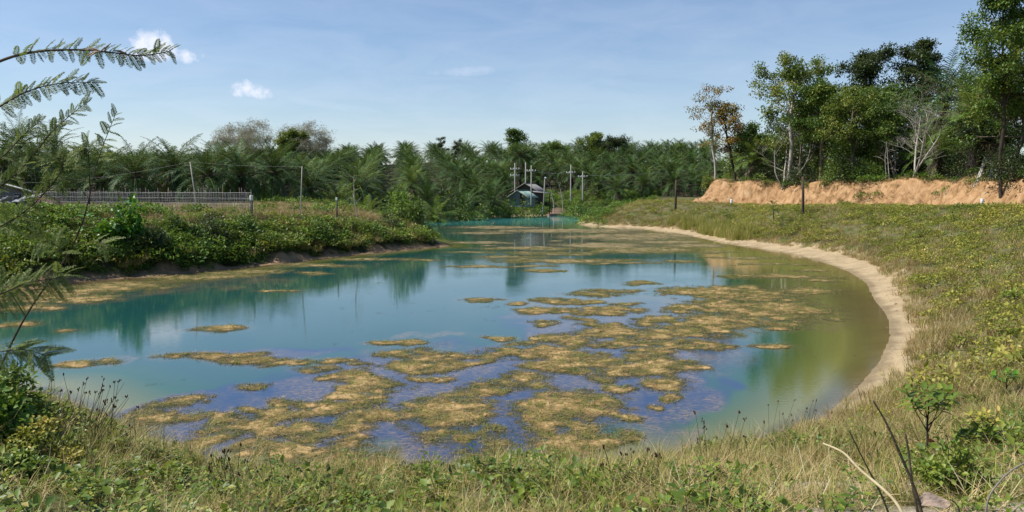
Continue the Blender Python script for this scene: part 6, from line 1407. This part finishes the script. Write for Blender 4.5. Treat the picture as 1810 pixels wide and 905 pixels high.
stalk('dry_stalk', [(1590, 960), (1560, 880), (1535, 830), (1500, 760)], [2.1] * 4, .0035, .0015, 'sedge', 'blurred green stalk between the straw blade and the dark stalk')
stalk('dry_stalk', [(1738, 960), (1745, 890), (1760, 860), (1790, 830), (1840, 805)], [2.3] * 5, .003, .002, 'wood_grey', 'grey arching twig at the bottom right edge')
# crumpled dead leaf
x, y, z = at(1652, 893, 2.55); g = Geo(); nu, nv = 12, 9; V = []
for a_ in range(nu):
    u = a_ / (nu - 1); w_ = .055 * math.sin(pi * min(1, .06 + u * .92)) ** .7 + .002
    for b_ in range(nv):
        v = b_ / (nv - 1) * 2 - 1; V.append((u * .15 - .07, v * w_, .02 * math.sin(v * 9 + u * 3) * .35 + .035 * v * v * (1 - u * .3) + .02 * math.sin(u * 5)))
Q = [(a_ * nv + b_, a_ * nv + b_ + 1, (a_ + 1) * nv + b_ + 1, (a_ + 1) * nv + b_) for a_ in range(nu - 1) for b_ in range(nv - 1)]; g.add(V, Q); dl = thing('dead_leaf', (x, y, z), 'large crumpled dry brown leaf at the bottom right edge of the picture', 'leaf')
dl.rotation_euler = (.35, -.25, -.15); dl.scale = (.62, .62, .62); link('blade', g.mesh('blade', M['dead_leaf'], True), dl); g = Geo(); tube(g, [(.08, 0, .02), (.10, 0, .0), (.13, .03, -.08), (.15, .1, -.6)], .003, 5); link('leaf_stalk', g.mesh('leaf_stalk', M['stalk']), dl)

# sedges with dark heads
def sedge(px, py, n, hpx, lean, label, seed, wpx=60, heads=True, Y=None):
    Y = Y or hit(px, py, 0.0); x, y, _ = at(px, py, Y); z = gz(x, y); rg = np.random.RandomState(seed); H = hpx / F * Y; t = thing('sedge', (x, y, z), label, 'sedge', 'sedge clumps')
    for k in range(n):
        h = H * rg.uniform(.6, 1.1); a_ = rg.normal(lean, .22); b0 = np.array([rg.uniform(-.5, .5) * wpx / F * Y, rg.uniform(-.2, .2), -.03]); d = norm(np.array([a_, rg.normal(0, .12), 1.0])); tip = b0 + d * h + np.array([a_ * .12 * h, 0, -.02 * h]); g = Geo()
        tube(g, [b0, b0 + d * h * .5, tip], [.0042, .0032, .002], 5); s_ = link('stalk', g.mesh('stalk', M['sedge']), t)
        if heads and rg.uniform() < .85:
            g = Geo()
            for q in range(4): o_ = rg.normal(0, .010, 3); tube(g, [tip + o_ - [0, 0, .012], tip + o_, tip + o_ + [0, 0, .014]], [.002, .0075, .002], 5)
            link('seed_head', g.mesh('seed_head', M['seed']), s_)
    return t
sedge(120, 735, 16, 110, .12, 'clump of dark stemmed sedge with black heads at the left edge of the near shore', 1, 70, Y=9.5)
sedge(165, 745, 22, 120, .42, 'fan of sedge with reddish brown heads leaning right over the water', 2, 60, Y=9.5)
sedge(410, 880, 14, 90, -.05, 'upright dark sedge stalks in the lower left middle', 3, 70)
sedge(500, 880, 4, 60, .0, 'few thin sedge stalks right of the upright dark clump', 8, 40)
sedge(1400, 790, 14, 80, .1, 'thin dark sedge stalks at the right end of the near shore', 4, 90)
sedge(1280, 840, 9, 110, -.1, 'sparse tall seed stalks standing in front of the open water', 5, 120)
sedge(1130, 850, 8, 70, .1, 'short seed stalks in the middle of the near shore', 6, 130)
sedge(215, 800, 5, 55, .05, 'few thin sedge stalks right of the leaning fan', 7, 50)
# leafy growth in the lower left corner
def mound(px, py, Y, wpx, hpx, label, seed, mat='weed', leaf=.06, n=2600):
    x, y, zt = at(px, py, Y); z = gz(x, y); rg = np.random.RandomState(seed); W = wpx / F * Y; H = max(zt - z, .25); t = thing('leafy_shrub', (x, y, z), label, 'bush', 'leafy shrubs of the near bank'); g = Geo(); nc = 40
    c = rdir(rg, nc, 0, 1) * rg.uniform(.4, .95, (nc, 1)) * [W / 2, W / 2, H]; sticks(g, rdir(rg, nc, 0, 0) * .06, c, .006, .003); link('stems', g.mesh('stems', M['bark']), t); g = Geo(); per = n // nc; cc = np.repeat(c, per, 0); m_ = len(cc)
    o_ = rdir(rg, m_) * rg.uniform(0, 1, (m_, 1)) * [W * .17, W * .17, H * .17]; P_ = cc + o_; P_[:, 2] = np.maximum(P_[:, 2], .02); leaves(g, P_, norm(o_ + rdir(rg, m_) * W * .1), norm(rdir(rg, m_) * .7 + [0, 0, 1]), leaf * rg.uniform(.6, 1.3, m_), leaf * .6, np.clip(np.repeat(rg.uniform(.1, .8, nc), per) + rg.uniform(-.2, .2, m_), 0, 1), .15)
    link('foliage', g.mesh('foliage', M[mat]), t)
mound(5, 645, 8.8, 150, 0, 'leafy green shrub at the left edge of the near bank below the mimosa', 1, 'weed', .07, 3600)
mound(-60, 600, 7.6, 200, 0, 'tall leafy shrub cut by the left edge of the frame', 2, 'bush', .08, 4000)
mound(60, 730, 7.4, 170, 0, 'low leafy shrub behind the lower left corner', 3, 'creeper', .05, 3600)
mound(30, 830, 5.6, 170, 0, 'low tangle of green leaves in the lower left corner', 4, 'weed', .05)
mound(130, 835, 6.2, 150, 0, 'low green weeds right of the lower left corner', 7, 'weed', .05)
mound(1690, 775, 5.8, 130, 50, 'low leafy weeds around the foot of the young sapling', 5, 'weed', .055, 1500)
cover('corner_grass', rng, 6.5, 12.5, 26, [(tall_grass[0], 1.2), (near_grass[0], 1.4), (near_weed[0], .5), (near_weed[1], .5)],
      lambda x, y, s, m, z: (x < -2.6) * (s > .1) * (s < 6) * sst(-2.6, -4.4, x) * .7, (.8, 1.3), "tall lush grass of the near bank towards the left edge", "grass", -44, -14, 0.15)
print('close plants done', time.time() - T0, 'objects', len(bpy.data.objects))

tri = 0
for o in COL.objects:
    pass
tri = sum(sum(1 if len(p.vertices) == 3 else 2 for p in me_.polygons) if len(me_.polygons) < 2000 else int(len(me_.loops) - 2 * len(me_.polygons)) for me_ in {o.data for o in COL.objects if o.type == 'MESH'})
open('/tmp/tri.txt', 'w').write(str((tri, len(COL.objects), time.time() - T0)))
